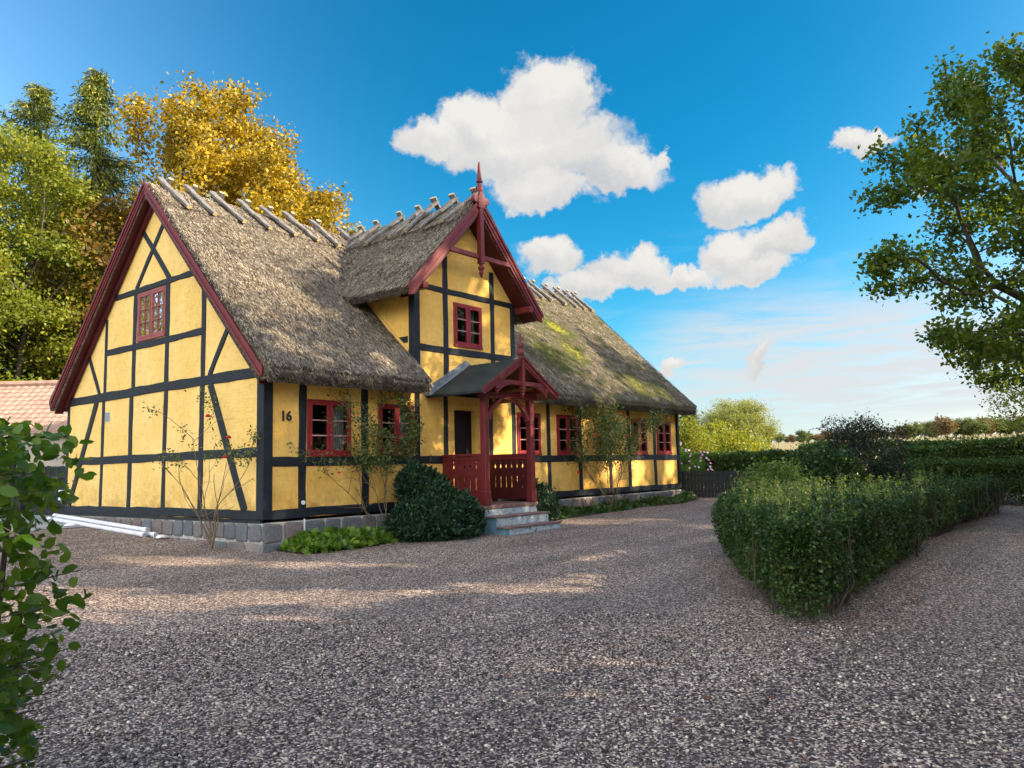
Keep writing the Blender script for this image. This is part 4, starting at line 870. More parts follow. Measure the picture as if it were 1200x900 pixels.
tree('leafy_tree', 'thin chestnut tree with browning leaves beside the cottage gable', 'tree', (4.9, 17.1, -.05), [(4.9, 17.1, -.1), (4.85, 17.1, 4.0), (4.7, 17.2, 6)], np.concatenate([in_ell(300, (4.9, 17.0, 7.0), (2.3, 1.9, 3.7), r5), in_ell(160, (5.6, 16.2, 4.2), (2.3, 1.6, 2.4), r5)]), 20000, .17, L_brown, spread=.30, seed=12, kill=.62)
tree('leafy_tree', 'dark green understorey tree behind the left fence, below the conifers', 'tree', (3.2, 19.6, -.05), [(3.2, 19.6, -.1), (3.2, 19.6, 1.6)], in_ell(360, (3.3, 19.4, 3.6), (4.4, 2.2, 3.2), r5), 26000, .15, L_green, spread=.34, seed=13, kill=.62)
tree('chestnut_tree', 'big golden chestnut tree rising behind the thatched ridge', 'tree', (8.8, 15.4, 0), [(8.8, 15.4, -.1), (8.8, 15.4, 3.5), (8.7, 15.5, 6)],
     np.concatenate([clumps(560, 70, (8.3, 15.2, 9.6), (3.3, 3.1, 4.7), r5), clumps(330, 40, (10.6, 14.0, 8.5), (3.0, 2.6, 3.0), r5), clumps(220, 28, (7.3, 15.6, 13.4), (2.0, 1.8, 2.7), r5, .38), clumps(120, 14, (6.8, 15.6, 8.5), (1.5, 1.6, 3.0), r5)]), 70000, .15, L_gold, r0=.013, spread=.30, seed=14, kill=.6, up=.5)

# ------------------------------------------------------------------ outbuilding with pantiles, left
ob = empty('outbuilding', (1.3, 14.0, -.05)); tag(ob, 'low outbuilding with pale clay pantile roof behind the black fence at left', 'outbuilding')
e0, e1 = Vector((-2.6, 15.3, 0)), Vector((4.6, 5.8 + .4, 0)); ax = (e1 - e0); OL = ax.length; ax.normalize(); pn = Vector((-ax.y, ax.x, 0))
if pn.dot(Vector((1, 1, 0))) < 0: pn = -pn
e0 = Vector((-2.3, 14.8, 0)); OL = 6.4
zE, zR, dR = 1.88, 3.48, 2.35
mb = MB(); nr, ncol = 12, 120; vs = []
for j in range(nr * 2 + 1):
    t_ = (j // 2 + (j % 2) * .999) / nr if j < nr * 2 else 1.0
    for i in range(ncol + 1):
        u = i / ncol * OL; wv = .032 * abs(math.sin(i / ncol * OL / .22 * math.pi)) ** .7; lift = .03 * (1 - (j % 2)) if j < nr * 2 else 0
        p = e0 + ax * u + pn * (dR * t_ - .25); vs.append((p.x, p.y, zE + (zR - zE) * t_ - .12 + wv + lift))
mb.add(vs, [(j * (ncol + 1) + i, j * (ncol + 1) + i + 1, (j + 1) * (ncol + 1) + i + 1, (j + 1) * (ncol + 1) + i) for j in range(nr * 2) for i in range(ncol)]); 
orf = mb.build('roof', M_tile, ob, recalc=False)
mb = MB(); a = e0 + pn * (dR - .25); b = a + ax * OL; mb.tube([(a.x, a.y, zR - .06), (b.x, b.y, zR - .06)], .09, 8); mb.build('ridge_tiles', M_tile, orf)
mb = MB(); q0, q1 = e0 + ax * .1, e0 + ax * (OL - .1); q2, q3 = q1 + pn * 4.2, q0 + pn * 4.2
mb.prism([(q.x, q.y, -.2) for q in (q0, q1, q2, q3)], (0, 0, zE + .08)); g0, g1_ = (q0 + q3) / 2, (q1 + q2) / 2
mb.build('wall', M_whitewall, ob)
mb = MB(); a, b, c, d = [q + Vector((0, 0, zE - .06)) for q in (q0, q1, q1 + pn * 4.2, q0 + pn * 4.2)]; a2, b2 = e0 + pn * (dR - .25) + Vector((0, 0, zR - .16)), e0 + ax * OL + pn * (dR - .25) + Vector((0, 0, zR - .16))
mb.add([b, c, b2 - ax * .1, a, d, a2 + ax * .1], [(0, 1, 2), (3, 5, 4), (1, 4, 5, 2)]); mb.build('gable', M_whitewall, ob, recalc=False)
mb = MB(); qa = e0 + ax * 3.0 - pn * .03; qb = qa + ax * .9; mb.prism([(qa.x, qa.y, -.1), (qb.x, qb.y, -.1), (qb.x, qb.y, 1.8), (qa.x, qa.y, 1.8)], tuple(pn * .02)); mb.build('door', M_blackwood, ob)

# fences ---------------------------------------------------------------
def picket_fence(name, label, p0, p1, h, gap=.10, pw=.090, rails=(.22, .78), seed=0):
    p0, p1 = Vector((*p0, 0)), Vector((*p1, 0)); d = p1 - p0; ln = d.length; d.normalize(); s = Vector((-d.y, d.x, 0)); rd = random.Random(seed); root = empty(name, (p0.x, p0.y, g1(p0.x, p0.y))); tag(root, label, 'fence'); mb = MB(); n = int(ln / gap)
    for i in range(n):
        q = p0 + d * (i + .5) * gap; z = g1(q.x, q.y); hh = h * (1 + rd.uniform(-.02, .02)); a, b = q - d * pw / 2, q + d * pw / 2; k = rd.uniform(-.006, .006)
        mb.prism([(a.x, a.y, z + .03), (b.x, b.y, z + .03), (b.x + k, b.y, z + hh - .02), (q.x + k, q.y, z + hh), (a.x + k, a.y, z + hh - .02)], tuple(s * .022))
    mb.build('pickets', M_blackwood, root)
    for f in rails:
        mb = MB(); a, b = p0 + s * .024, p1 + s * .024; mb.prism([(a.x, a.y, g1(a.x, a.y) + h * f), (b.x, b.y, g1(b.x, b.y) + h * f), (b.x, b.y, g1(b.x, b.y) + h * f + .08), (a.x, a.y, g1(a.x, a.y) + h * f + .08)], tuple(s * .04)); mb.build('rail', M_blackwood, root)
    for i in range(int(ln / 2.0) + 1):
        q = p0 + d * min(i * 2.0 + .05, ln - .05) + s * .066; z = g1(q.x, q.y); mb = MB(); mb.box(q.x - .045, q.x + .045, q.y - .0, q.y + .09, z - .1, z + h * .97); mb.build('post', M_blackwood, root)
    return root
picket_fence('picket_fence', 'low black picket fence running from the far right corner of the cottage', (14.62, -.02), (16.6, -5.6), .84, seed=2)
picket_fence('picket_fence', 'black picket fence at the back left corner of the cottage, in front of the outbuilding', (.35, 7.7), (-.5, 13.2), 1.12, seed=3)

# ------------------------------------------------------------------ hedges
def hedge(name, label, poly, ztop, n, size, mats, seed, thick=.28, cut_bottom=.20, cat='hedge', core=True, sprouts=0, topn=.06, group=None, stems=True, jag=.05, taperb=.14):
    """poly: footprint (counter-clockwise); leaves fill a shell just inside its sides and top"""
    r = np.random.default_rng(seed); P2 = [np.array(p) for p in poly]; cx = np.mean(P2, 0); root = empty(name, (float(cx[0]), float(cx[1]), g1(*cx))); tag(root, label, cat, group)
    k = len(P2); ln = [np.linalg.norm(P2[(i + 1) % k] - P2[i]) for i in range(k)]; per = sum(ln); bb0 = np.min(P2, 0); bb1 = np.max(P2, 0)
    def inside(Q):
        ins = np.ones(len(Q), bool)
        for i in range(k):
            a, b = P2[i], P2[(i + 1) % k]; ins &= (b[0] - a[0]) * (Q[:, 1] - a[1]) - (b[1] - a[1]) * (Q[:, 0] - a[0]) > 0
        return ins
    area = .5 * abs(sum(P2[i][0] * P2[(i + 1) % k][1] - P2[(i + 1) % k][0] * P2[i][1] for i in range(k))); H = ztop - g1(*cx); ns = int(n * per * H / (per * H + area)); nt = n - ns
    out_ = []
    for i in range(k):
        m_ = int(ns * ln[i] / per); t_ = r.random(m_); a, b = P2[i], P2[(i + 1) % k]; d = (b - a) / ln[i]; nrm = np.array([d[1], -d[0]]); z01 = r.random(m_) ** .85
        depth = -np.abs(r.normal(0, thick * .6, m_)); xy = a + d * (t_ * ln[i])[:, None]; gzv = gz(xy[:, 0], xy[:, 1])
        lump = np.array([.15 * nz(q[0] * 1.3, q[1] * 1.3, z * 2.2) + .05 * nz(q[0] * 4, q[1] * 4, z * 5) for q, z in zip(xy, z01)])
        taper = -taperb * np.clip((.34 - z01) / .34, 0, 1) ** 1.5 - .10 * np.clip((z01 - .85) / .15, 0, 1) ** 2
        xy = xy + nrm * (depth + lump + taper)[:, None]; z = gzv + cut_bottom * .5 + z01 * (ztop - gzv - cut_bottom * .5) + .0; keep = (z01 > .18) | (r.random(m_) < .35 + z01 * 3.2); gp = np.array([nz(q_[0] * 2.6 + 7, q_[1] * 2.6, z_ * 3.4) for q_, z_ in zip(xy, z01)]); keep &= (gp > -.24) | (r.random(m_) < .50); out_.append(np.concatenate([xy, z[:, None]], 1)[keep])
    Q = bb0 + (bb1 - bb0) * r.random((nt * 3, 2)); Q = Q[inside(Q)][:nt]; lump = np.array([topn * nz(q[0] * 1.5, q[1] * 1.5, 5) * 1.6 + jag * nz(q[0] * 6, q[1] * 6, 2) for q in Q]); out_.append(np.concatenate([Q, (ztop + lump + .03 - np.abs(r.normal(0, thick * .35, len(Q))))[:, None]], 1))
    P = np.concatenate(out_); leaves('foliage', P, size * (.6 + .8 * r.random(len(P))), mats, root, up=.45, r=r)
    if sprouts:
        Q = bb0 + (bb1 - bb0) * r.random((sprouts * 3, 2)); Q = Q[inside(Q)][:sprouts]; SP = []; mb = MB()
        for q in Q:
            h = r.uniform(.08, .34); dx, dy = r.normal(0, .05, 2); mb.tube([(q[0], q[1], ztop - .1), (q[0] + dx, q[1] + dy, ztop + h)], [.004, .002], 3); m_ = int(10 + h * 60); t_ = r.random(m_)
            SP.append(np.stack([q[0] + dx * t_ + r.normal(0, .02, m_), q[1] + dy * t_ + r.normal(0, .02, m_), ztop - .05 + t_ * (h + .05)], 1))
        mb.build('shoots', M_stem, root); leaves('young_leaves', np.concatenate(SP), size * 1.1, L_hedgelight, root, up=.5, r=r)
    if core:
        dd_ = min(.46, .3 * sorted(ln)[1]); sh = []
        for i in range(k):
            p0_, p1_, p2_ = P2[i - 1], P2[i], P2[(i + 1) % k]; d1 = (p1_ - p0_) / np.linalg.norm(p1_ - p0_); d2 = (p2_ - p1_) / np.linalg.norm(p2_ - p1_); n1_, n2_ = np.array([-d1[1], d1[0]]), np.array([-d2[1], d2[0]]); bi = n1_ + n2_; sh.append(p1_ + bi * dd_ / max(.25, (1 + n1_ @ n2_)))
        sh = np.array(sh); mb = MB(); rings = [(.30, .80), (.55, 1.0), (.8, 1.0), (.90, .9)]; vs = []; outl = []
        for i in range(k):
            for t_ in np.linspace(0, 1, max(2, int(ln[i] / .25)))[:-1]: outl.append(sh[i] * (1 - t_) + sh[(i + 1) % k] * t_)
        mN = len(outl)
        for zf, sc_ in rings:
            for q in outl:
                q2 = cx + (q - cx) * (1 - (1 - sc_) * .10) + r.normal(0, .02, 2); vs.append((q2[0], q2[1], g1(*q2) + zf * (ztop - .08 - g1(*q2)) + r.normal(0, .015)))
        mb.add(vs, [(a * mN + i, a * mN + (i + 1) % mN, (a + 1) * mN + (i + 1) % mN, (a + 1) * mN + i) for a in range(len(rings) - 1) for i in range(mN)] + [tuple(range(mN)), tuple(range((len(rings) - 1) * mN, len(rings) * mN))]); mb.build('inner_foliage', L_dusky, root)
    if stems:
        mb = MB()
        for i in range(k):
            for q in range(int(ln[i] / .22)):
                t_ = (q + r.random()) / max(1, int(ln[i] / .22)); a = P2[i] * (1 - t_) + P2[(i + 1) % k] * t_; c = a + (cx - a) / np.linalg.norm(cx - a) * r.uniform(.28, .5); z = g1(*c)
                for s_ in range(3):
                    e = c + r.normal(0, .10, 2); e2 = e + (a - e) * r.uniform(.0, .3); mb.tube([(c[0] + r.normal(0, .02), c[1] + r.normal(0, .02), z - .02), (e[0], e[1], z + .25), (e2[0], e2[1], z + r.uniform(.5, .8))], [.011, .008, .004], 4)
        mb.build('stems', M_bark, root)
    return root
hedge('hedge', 'near section of the clipped privet hedge in the drive, its corner towards the camera', [(-.36, -8.34), (-.14, -8.72), (5.45, -8.46), (5.5, -6.1), (3.62, -6.02)], .20, 125000, .034, L_hedge, 21, sprouts=170, cut_bottom=.10, topn=.10, jag=.09)
hedge('hedge', 'darker far section of the privet hedge, continuing right behind the near corner', [(5.55, -8.12), (13.7, -8.42), (13.9, -6.7), (5.6, -6.3)], .20, 66000, .042, [L_hedge], 22, sprouts=60, cut_bottom=.12, topn=.12, jag=.09)
hedge('hedge', 'dark hedge closing the drive at the right edge of the picture', [(15.0, -14.5), (16.6, -14.5), (17.4, -6.0), (15.9, -6.0)], .60, 60000, .06, L_green, 23, cut_bottom=.1, topn=.10)
hedge('hedge', 'far dark field hedge below the distant trees', [(22.0, -1.6), (28.6, -11.5), (30.0, -10.8), (23.2, -.6)], 1.30, 50000, .09, L_green, 26, cut_bottom=.1, topn=.16)
hedge('hedge', 'dark trimmed hedge behind the black picket fence', [(17.6, -6.8), (18.8, -6.3), (18.9, 4.6), (17.6, 4.4)], 1.02, 60000, .065, L_green, 24, cut_bottom=.1, topn=.07)
# planted bed behind the hedge
def shrub(name, label, base, c, rr, n, size, lm, seed, cat='shrub', up=.4, na=160, spread=.10, step=.16, kill=.2, r0=.004, group=None, aspect=1., stemm=None, tips=2, low=-.9, grav=0, axis=None, tmpl=T_quad, multi=4):
    r = np.random.default_rng(seed); root = empty(name, base); tag(root, label, cat, group); A = in_ell(na, c, rr, r, low=low); nodes = []
    N, par, cnt, ch = grow([base, (base[0], base[1], base[2] + .12)], A, step, 2.0, kill, r=r, grav=grav); tubes('stems', N, par, r0 * cnt ** .42, stemm or M_stem, root, 4)
    T = N[cnt <= tips]; P = T[r.integers(0, len(T), n)] + r.normal(0, spread, (n, 3)); leaves('foliage', P, size * (.6 + .8 * r.random(n)), lm, root, up=up, aspect=aspect, r=r, tmpl=tmpl); return root, N, cnt
shrub('leafy_shrub', 'leafy green shrub standing behind the far end of the fence and the near hedge', (9.6, -5.7, -.54), (9.6, -5.7, .35), (1.0, .9, .72), 9000, .06, L_hedge, 31, spread=.09)
shrub('leafy_shrub', 'light green leafy plants just behind the top of the near hedge', (7.1, -5.6, -.56), (7.1, -5.6, .12), (1.5, .7, .62), 9000, .055, L_hedgelight, 32, spread=.09)
shrub('leafy_shrub', 'low green shrub between the dusky shrub and the far hedge section', (12.2, -5.6, -.5), (12.2, -5.6, .15), (1.9, .9, .70), 10000, .06, L_green, 34, spread=.1)
shrub('leafy_shrub', 'spreading green shrub behind the right half of the far hedge section', (14.0, -6.3, -.5), (14.0, -6.2, .15), (1.4, .8, .62), 7000, .06, L_green, 39, spread=.1)
sh, N_, c_ = shrub('dusky_shrub', 'tall dusky shrub with arching spiky twigs sticking up into the sky over the hedge', (11.3, -6.1, -.54), (11.3, -6.15, .75), (1.35, 1.0, .95), 7000, .085, L_dusky, 35, spread=.10, na=150, aspect=.45)
r = np.random.default_rng(36); mb = MB(); SP = []
for i in range(46):
    a = r.random() * 6.28; x, y = 11.3 + .75 * math.cos(a) * r.random(), -6.1 + .6 * math.sin(a) * r.random(); h = r.uniform(.35, .72); dx, dy = math.cos(a) * r.uniform(.15, .5), math.sin(a) * r.uniform(.15, .5); z0 = 1.0 + r.uniform(-.15, .12)
    pts = [(x, y, z0), (x + dx * .4, y + dy * .4, z0 + h * .6), (x + dx * .9, y + dy * .9, z0 + h * .85), (x + dx * 1.4, y + dy * 1.4, z0 + h * .78)]; mb.tube(pts, [.006, .005, .004, .002], 4)
    t_ = r.random(24) * 2.99; seg = t_.astype(int); f = (t_ - seg)[:, None]; pa = np.array(pts); SP.append(pa[seg] * (1 - f) + pa[seg + 1] * f + r.normal(0, .025, (24, 3)))
mb.build('arching_twigs', M_bark, sh); leaves('twig_leaves', np.concatenate(SP), .085, L_dusky, sh, up=.2, aspect=.4)

# garden beyond the fence
sh, N_, c_ = shrub('flowering_plant', 'feathery bright green cosmos with pale pink flowers beside the far corner of the cottage', (16.2, 1.2, -.25), (16.2, .9, .50), (.95, .9, .78), 9000, .07, L_cosmos, 41, cat='flowers', aspect=.3, up=.1, spread=.08)
r = np.random.default_rng(42); P = np.array([16.15, .7, .62]) + unit(r.normal(size=(46, 3)) + np.array([-.7, -.7, .3])) * np.array([.95, .9, .72]) * r.uniform(.9, 1.1, (46, 1)); mb = MB()
for i, p in enumerate(P):
    a0 = r.random() * 6; nn = Vector((-.6, -.6, .5 + r.normal() * .2)).normalized(); s = nn.cross(Vector((0, 0, 1))).normalized(); t_ = s.cross(nn); q = Vector(p)
    ring = [q + (s * math.cos(a0 + k * .785) + t_ * math.sin(a0 + k * .785)) * (.045 if k % 2 == 0 else .030) for k in range(8)]; mb.add([q - nn * .008] + ring, [(0, k + 1, (k + 1) % 8 + 1) for k in range(8)], i % 2)
mb.build('blossoms', [M_pink, M_pale], sh, recalc=False)
shrub('leafy_shrub', 'yellow-green bush beyond the garden hedge, left of the yellow one', (21.6, 3.3, -.08), (21.6, 3.3, 1.2), (1.2, 1.2, 1.25), 9000, .09, L_lime, 43, na=200, step=.22, spread=.16)
shrub('yellow_bush', 'bright yellow autumn bush beyond the garden hedge', (26.0, 3.6, .1), (25.9, 3.7, 1.15), (1.5, 1.5, 1.3), 9000, .11, L_yellowbush, 44, cat='bush', na=240, step=.25, spread=.18)
shrub('yellow_bush', 'low yellow-green bush sloping down to the right of the tall yellow one', (27.6, 2.9, .15), (27.6, 2.9, .8), (1.3, 1.2, .85), 6000, .11, L_yellowbush, 45, cat='bush', na=160, step=.25, spread=.18)
conifer('small_conifer', 'small dark conifer poking up behind the bright yellow bush', (26.6, 5.6, .1), 3.3, 1.2, 26, L_dark, 46, dens=.6)
r6 = np.random.default_rng(6)
tree('willow_tree', 'pale green round willow far behind the yellow bushes', 'willow', (42.0, 8.6, .68), [(42, 8.6, .6), (42, 8.6, 1.6)], in_ell(420, (41.0, 9.2, 2.9), (2.6, 2.4, 1.85), r6, low=-.7), 34000, .15, L_willow, spread=.26, seed=48, kill=.4, step=.3, infl=2.5, aspect=.4, r0=.014)
# distant trees beyond the field
protos = []
for s_, (lm, rr) in enumerate(((L_farbrown, (4.2, 4.2, 2.9)), (L_fargreen, (4.6, 4.6, 3.2)), (L_farbrown, (5.2, 5.2, 2.4)), (L_fargreen, (3.6, 3.6, 3.6)))):
    rq = np.random.default_rng(60 + s_); N, par, cnt, ch = grow([(0, 0, -.3), (0, 0, 2.0)], in_ell(120, (0, 0, 4.2), rr, rq), .9, 6, 1.4, r=rq); root = empty('distant_tree', (0, 0, 0)); tubes('trunk', N, par, .05 * cnt ** .5, M_bark2, root)
    T = N[cnt <= 3]; P = T[rq.integers(0, len(T), 2600)] + rq.normal(0, .6, (2600, 3)); leaves('crown', P, .75, lm, root, r=rq); protos.append(root)
spots = []
rq = np.random.default_rng(9); k = 0; usedp = set()
cdir = lambda px: np.array([fwd.x, fwd.y]) + np.array([rgt.x, rgt.y]) * (px - 600) / 916.456
pxs = list(range(898, 1230, 9))
for i, px in enumerate(pxs):
    dist = (330 if px > 1050 else 400) * rq.uniform(.95, 1.08); q = CAM[:2] + cdir(px + rq.uniform(-3, 3)) * dist; pi = (0, 1, 2, 0, 3, 1, 2)[i % 7] if px < 1080 else (1, 3, 1, 0, 1)[i % 5]; sc_ = rq.uniform(.75, 1.05) * (1.15 if px > 1060 else .8)
    pr_ = protos[pi]
    if pi not in usedp: o = pr_; usedp.add(pi)
    else:
        o = pr_.copy(); C.objects.link(o)
        for ch_ in pr_.children: c2 = ch_.copy(); C.objects.link(c2); c2.parent = o
    o.location = (q[0], q[1], g1(*q)); o.scale = (sc_, sc_, sc_); tag(o, 'small hazy tree in the distant row beyond the stubble field', 'tree', 'distant trees on the horizon')
# ------------------------------------------------------------------ big tree on the right
r7 = np.random.default_rng(77)
A = np.concatenate([clumps(560, 62, (11.4, -10.4, 5.6), (4.2, 3.9, 3.6), r7, .34), clumps(170, 22, (9.0, -9.3, 6.3), (2.0, 1.7, 1.6), r7, .26), clumps(170, 20, (8.6, -8.5, 4.5), (1.9, 1.7, 1.4), r7, .26), clumps(150, 17, (8.8, -8.9, 2.85), (2.0, 1.4, .6), r7, .22), in_ell(120, (10.0, -9.8, 7.5), (1.8, 1.8, 1.4), r7), in_ell(120, (9.4, -9.4, 4.2), (1.5, 1.5, 1.2), r7)])
tree('maple_tree', 'big dark green tree reaching in from the right edge with gnarled bare branches', 'tree', (12.9, -12.6, -.62), [(12.9, -12.6, -.7), (12.7, -12.4, 1.4), (12.2, -11.9, 2.6)], A, 40000, .105, L_right, r0=.0125, spread=.15, seed=78, kill=.52, step=.28, exp=.54, tips=2)
tree('airy_tree', 'thin airy tree with small pale leaves below the big right-hand crown', 'tree', (21.8, -9.2, -.4), [(21.8, -9.2, -.5), (21.7, -9.1, 1.2)], in_ell(260, (21.4, -8.8, 3.2), (1.9, 1.9, 2.4), r7), 6500, .10, L_lime, spread=.22, seed=79, kill=.45, step=.28)

# ------------------------------------------------------------------ plants along the walls
def rose(label, base, canes, nleaf, seed, roses, lm=L_rose, dens=1.0, red=5, twig=1.0, size=.045):
    r = np.random.default_rng(seed); root = empty('rose_bush', base); tag(root, label, 'rose bush'); N = [np.array(base, float)]; par = [-1]; rad = [.014]; tips = []
    def run(k, d, ln, r0, depth):
        p = N[k].copy(); d = np.array(d, float); d /= np.linalg.norm(d); n = max(2, int(ln / .08))
        for i in range(n):
            d = d + r.normal(0, .11, 3) * np.array([1, .5, 1]) + np.array([0, 0, .02 - .05 * i / n * depth]); d /= np.linalg.norm(d); p = p + d * .08
            if base[3 - 3] is not None: pass
            N.append(p.copy()); par.append(k); k = len(N) - 1; rad.append(r0 * (1 - .65 * i / n))
            if depth > 0 or i > n * .35: tips.append(k)
            if depth < 3 and i > n * .2 and r.random() < .19 * twig: run(k, d + r.normal(0, .7, 3) * np.array([1, .45, .8]), ln * r.uniform(.25, .5), r0 * .55, depth + 1)
    for (dx, dy, dz_, ln) in canes: run(0, (dx, dy, dz_), ln, .011, 0)
    N = np.array(N); tubes('canes', N, np.array(par), np.array(rad), M_stem, root, 5); return root, N, tips, r
def rose_leaves(root, C_, r, n, spread, size=.045, lm=L_rose):
    P = C_[r.integers(0, len(C_), n)] + r.normal(0, spread, (n, 3)); leaves('foliage', P, size * (.6 + .8 * r.random(n)), lm, root, up=.3, r=r, tmpl=T_leaf)
def rose_flowers(root, pts, m_=M_redrose, s=.035):
    for p in pts:
        mb = MB(); q = np.array(p); rr = np.random.default_rng(int(abs(p[0] * 1000)))
        for l in range(3):
            for k in range(5):
                a = k * 1.257 + l * .5; rad_ = s * (.35 + .3 * l); c = Vector(q) + Vector((math.cos(a) * rad_, math.sin(a) * rad_, s * (.5 - .3 * l))); d = Vector((math.cos(a), math.sin(a), .6 - .3 * l)).normalized(); t_ = Vector((-math.sin(a), math.cos(a), 0)); u_ = d.cross(t_)
                mb.add([c - t_ * s * .45 - u_ * s * .4, c + t_ * s * .45 - u_ * s * .4, c + t_ * s * .4 + u_ * s * .45 + d * .006, c - t_ * s * .4 + u_ * s * .45 + d * .006], [(0, 1, 2, 3)])
        mb.build('blossom', m_, root, recalc=False)
# bush on the gable side (thin, mostly bare canes)
root, N, tips, r = rose('sparse climbing rose with three red blooms on the gable near the corner post', (-.32, .95, -.46), [(.0, .05, 1, 1.9), (.02, .35, 1, 1.7), (0, -.45, 1, 1.7), (0, -.9, 1, 1.5), (-.02, .12, 1, 1.3), (0, -.2, 1, 1.5), (0, .2, 1, 1.6)], 0, 51, None, twig=.9)
zz = N[:, 2]; hi = N[(zz > .9)]; near = hi[np.argsort(r.random(len(hi)))[:26]]; rose_leaves(root, near, r, 330, .05); rose_leaves(root, np.array([[-.3, 1.35, 2.12], [-.3, 1.22, 1.95], [-.3, 1.05, 1.8], [-.3, .75, 1.22], [-.3, .6, 1.15], [-.3, .45, 1.05], [-.3, .3, .95], [-.3, .0, 1.05]]), r, 260, .07)
rose_flowers(root, [(-.4, .98, 1.70), (-.42, .32, 1.32), (-.42, .42, 1.02)])
# bush between the first two front windows
root, N, tips, r = rose('climbing rose spreading over the wall between the two windows right of the house number', (2.35, -.34, -.46), [(-.10, 0, 1, 2.3), (.12, .02, 1, 2.2), (-.8, 0, .9, 1.9), (-1.7, 0, .9, 2.2), (.7, 0, 1, 1.7), (1.2, 0, .8, 1.5), (-.4, -.05, 1, 2.0), (.3, -.05, 1, 2.1)], 0, 52, None, twig=1.0)
hi = N[(N[:, 2] > .75)]; hi = hi[np.argsort(r.random(len(hi)))[:110]]; rose_leaves(root, hi, r, 1500, .07)
col_ = np.array([(2.75 + .12 * math.sin(z * 5) + .1 * (2.3 - z), -.36, z) for z in np.linspace(1.05, 2.15, 26)]); rose_leaves(root, col_, r, 1000, .09, .055)
col_ = np.array([(2.05 + .35 * math.cos(a), -.36, 1.15 + .28 * math.sin(a)) for a in np.linspace(0, 6.2, 20)]); rose_leaves(root, col_, r, 1000, .12, .05)
rose_flowers(root, [(2.55, -.5, 1.36), (1.15, -.46, .72)], s=.025)
# big bush further along, in the light
root, N, tips, r = rose('large rose bush with red blooms in front of the wall beyond the porch', (9.75, -.55, -.42), [(-.35, .05, 1, 2.3), (-.1, .05, 1, 2.5), (.2, .05, 1, 2.4), (.45, .05, 1, 2.1), (-.8, .05, 1, 2.1), (-1.4, .05, .9, 2.2), (.0, -.1, 1, 2.2), (-.55, 0, 1, 2.3), (.75, 0, 1, 1.5)], 0, 53, None, twig=1.15)
hi = N[(N[:, 2] > .8)]; hi = hi[np.argsort(r.random(len(hi)))[:260]]; rose_leaves(root, hi, r, 4600, .10, .055)
rose_leaves(root, in_ell(120, (9.85, -.45, 1.55), (.75, .25, .55), r), r, 2600, .10, .052)
rose_flowers(root, [(9.9, -.72, 2.02), (10.15, -.72, 1.96), (9.35, -.75, 1.62), (8.75, -.7, 1.45), (8.05, -.62, .58), (10.1, -.75, 1.45), (9.6, -.74, 1.86)], s=.04)

def yew(name, label, base, lobes, n, size, seed):
    r = np.random.default_rng(seed); root = empty(name, base); tag(root, label, 'evergreen bush'); tot = sum(l[3] * l[4] for l in lobes); PP, AX = [], []; mb = MB()
    for x, y, z, rx, rz in lobes:
        m_ = int(n * rx * rz / tot); u_ = unit(r.normal(size=(m_, 3)) + np.array([0, 0, .25])); lum = np.array([1 + .22 * nz(*(q * 2.6 + x)) + .26 * nz(*(q * 5.5 + z)) for q in u_])[:, None]
        P = np.array([x, y, z]) + u_ * np.array([rx, rx, rz]) * lum * (1 - np.abs(r.normal(0, .09, (m_, 1)))); gm = gz(P[:, 0], P[:, 1]); P[:, 2] = np.maximum(P[:, 2], gm + .02); PP.append(P); AX.append(unit(u_ + np.array([0, 0, .55])))
        n1_, n2_ = 12, 8; vs = [(x + rx * .86 * math.sin(t_) * math.cos(p_) * (1 + .1 * nz(p_, t_)), y + rx * .86 * math.sin(t_) * math.sin(p_) * (1 + .1 * nz(p_, t_)), max(z + rz * .86 * math.cos(t_), base[2] - .05)) for t_ in np.linspace(.05, math.pi - .05, n2_) for p_ in np.linspace(0, 2 * math.pi, n1_ + 1)[:-1]]
        mb.add(vs, [(a * n1_ + b, a * n1_ + (b + 1) % n1_, (a + 1) * n1_ + (b + 1) % n1_, (a + 1) * n1_ + b) for a in range(n2_ - 1) for b in range(n1_)] + [tuple(range(n1_)), tuple(range((n2_ - 1) * n1_, n2_ * n1_))])
    mb.build('inner_foliage', L_yew, root); P = np.concatenate(PP); A_ = np.concatenate(AX); 
    leaves('foliage', P, size * (.6 + .8 * r.random(len(P))), L_yew, root, up=.1, aspect=.55, axis=A_, axb=2.2, r=r); return root
yew('yew_bush', 'large round dark green yew bush left of the porch steps', (3.05, -.95, -.5), [(2.95, -.98, -.12, .66, .52), (2.5, -.85, -.25, .45, .38), (3.42, -1.0, -.22, .46, .44), (3.0, -.62, .28, .42, .42), (2.75, -.6, .45, .30, .36)], 26000, .085, 91)
yew('yew_bush', 'small dark green yew bush right of the porch steps', (6.05, -1.0, -.48), [(6.0, -1.0, -.15, .36, .48), (6.25, -.85, -.2, .34, .34), (5.95, -.72, .18, .24, .34)], 11000, .07, 92)
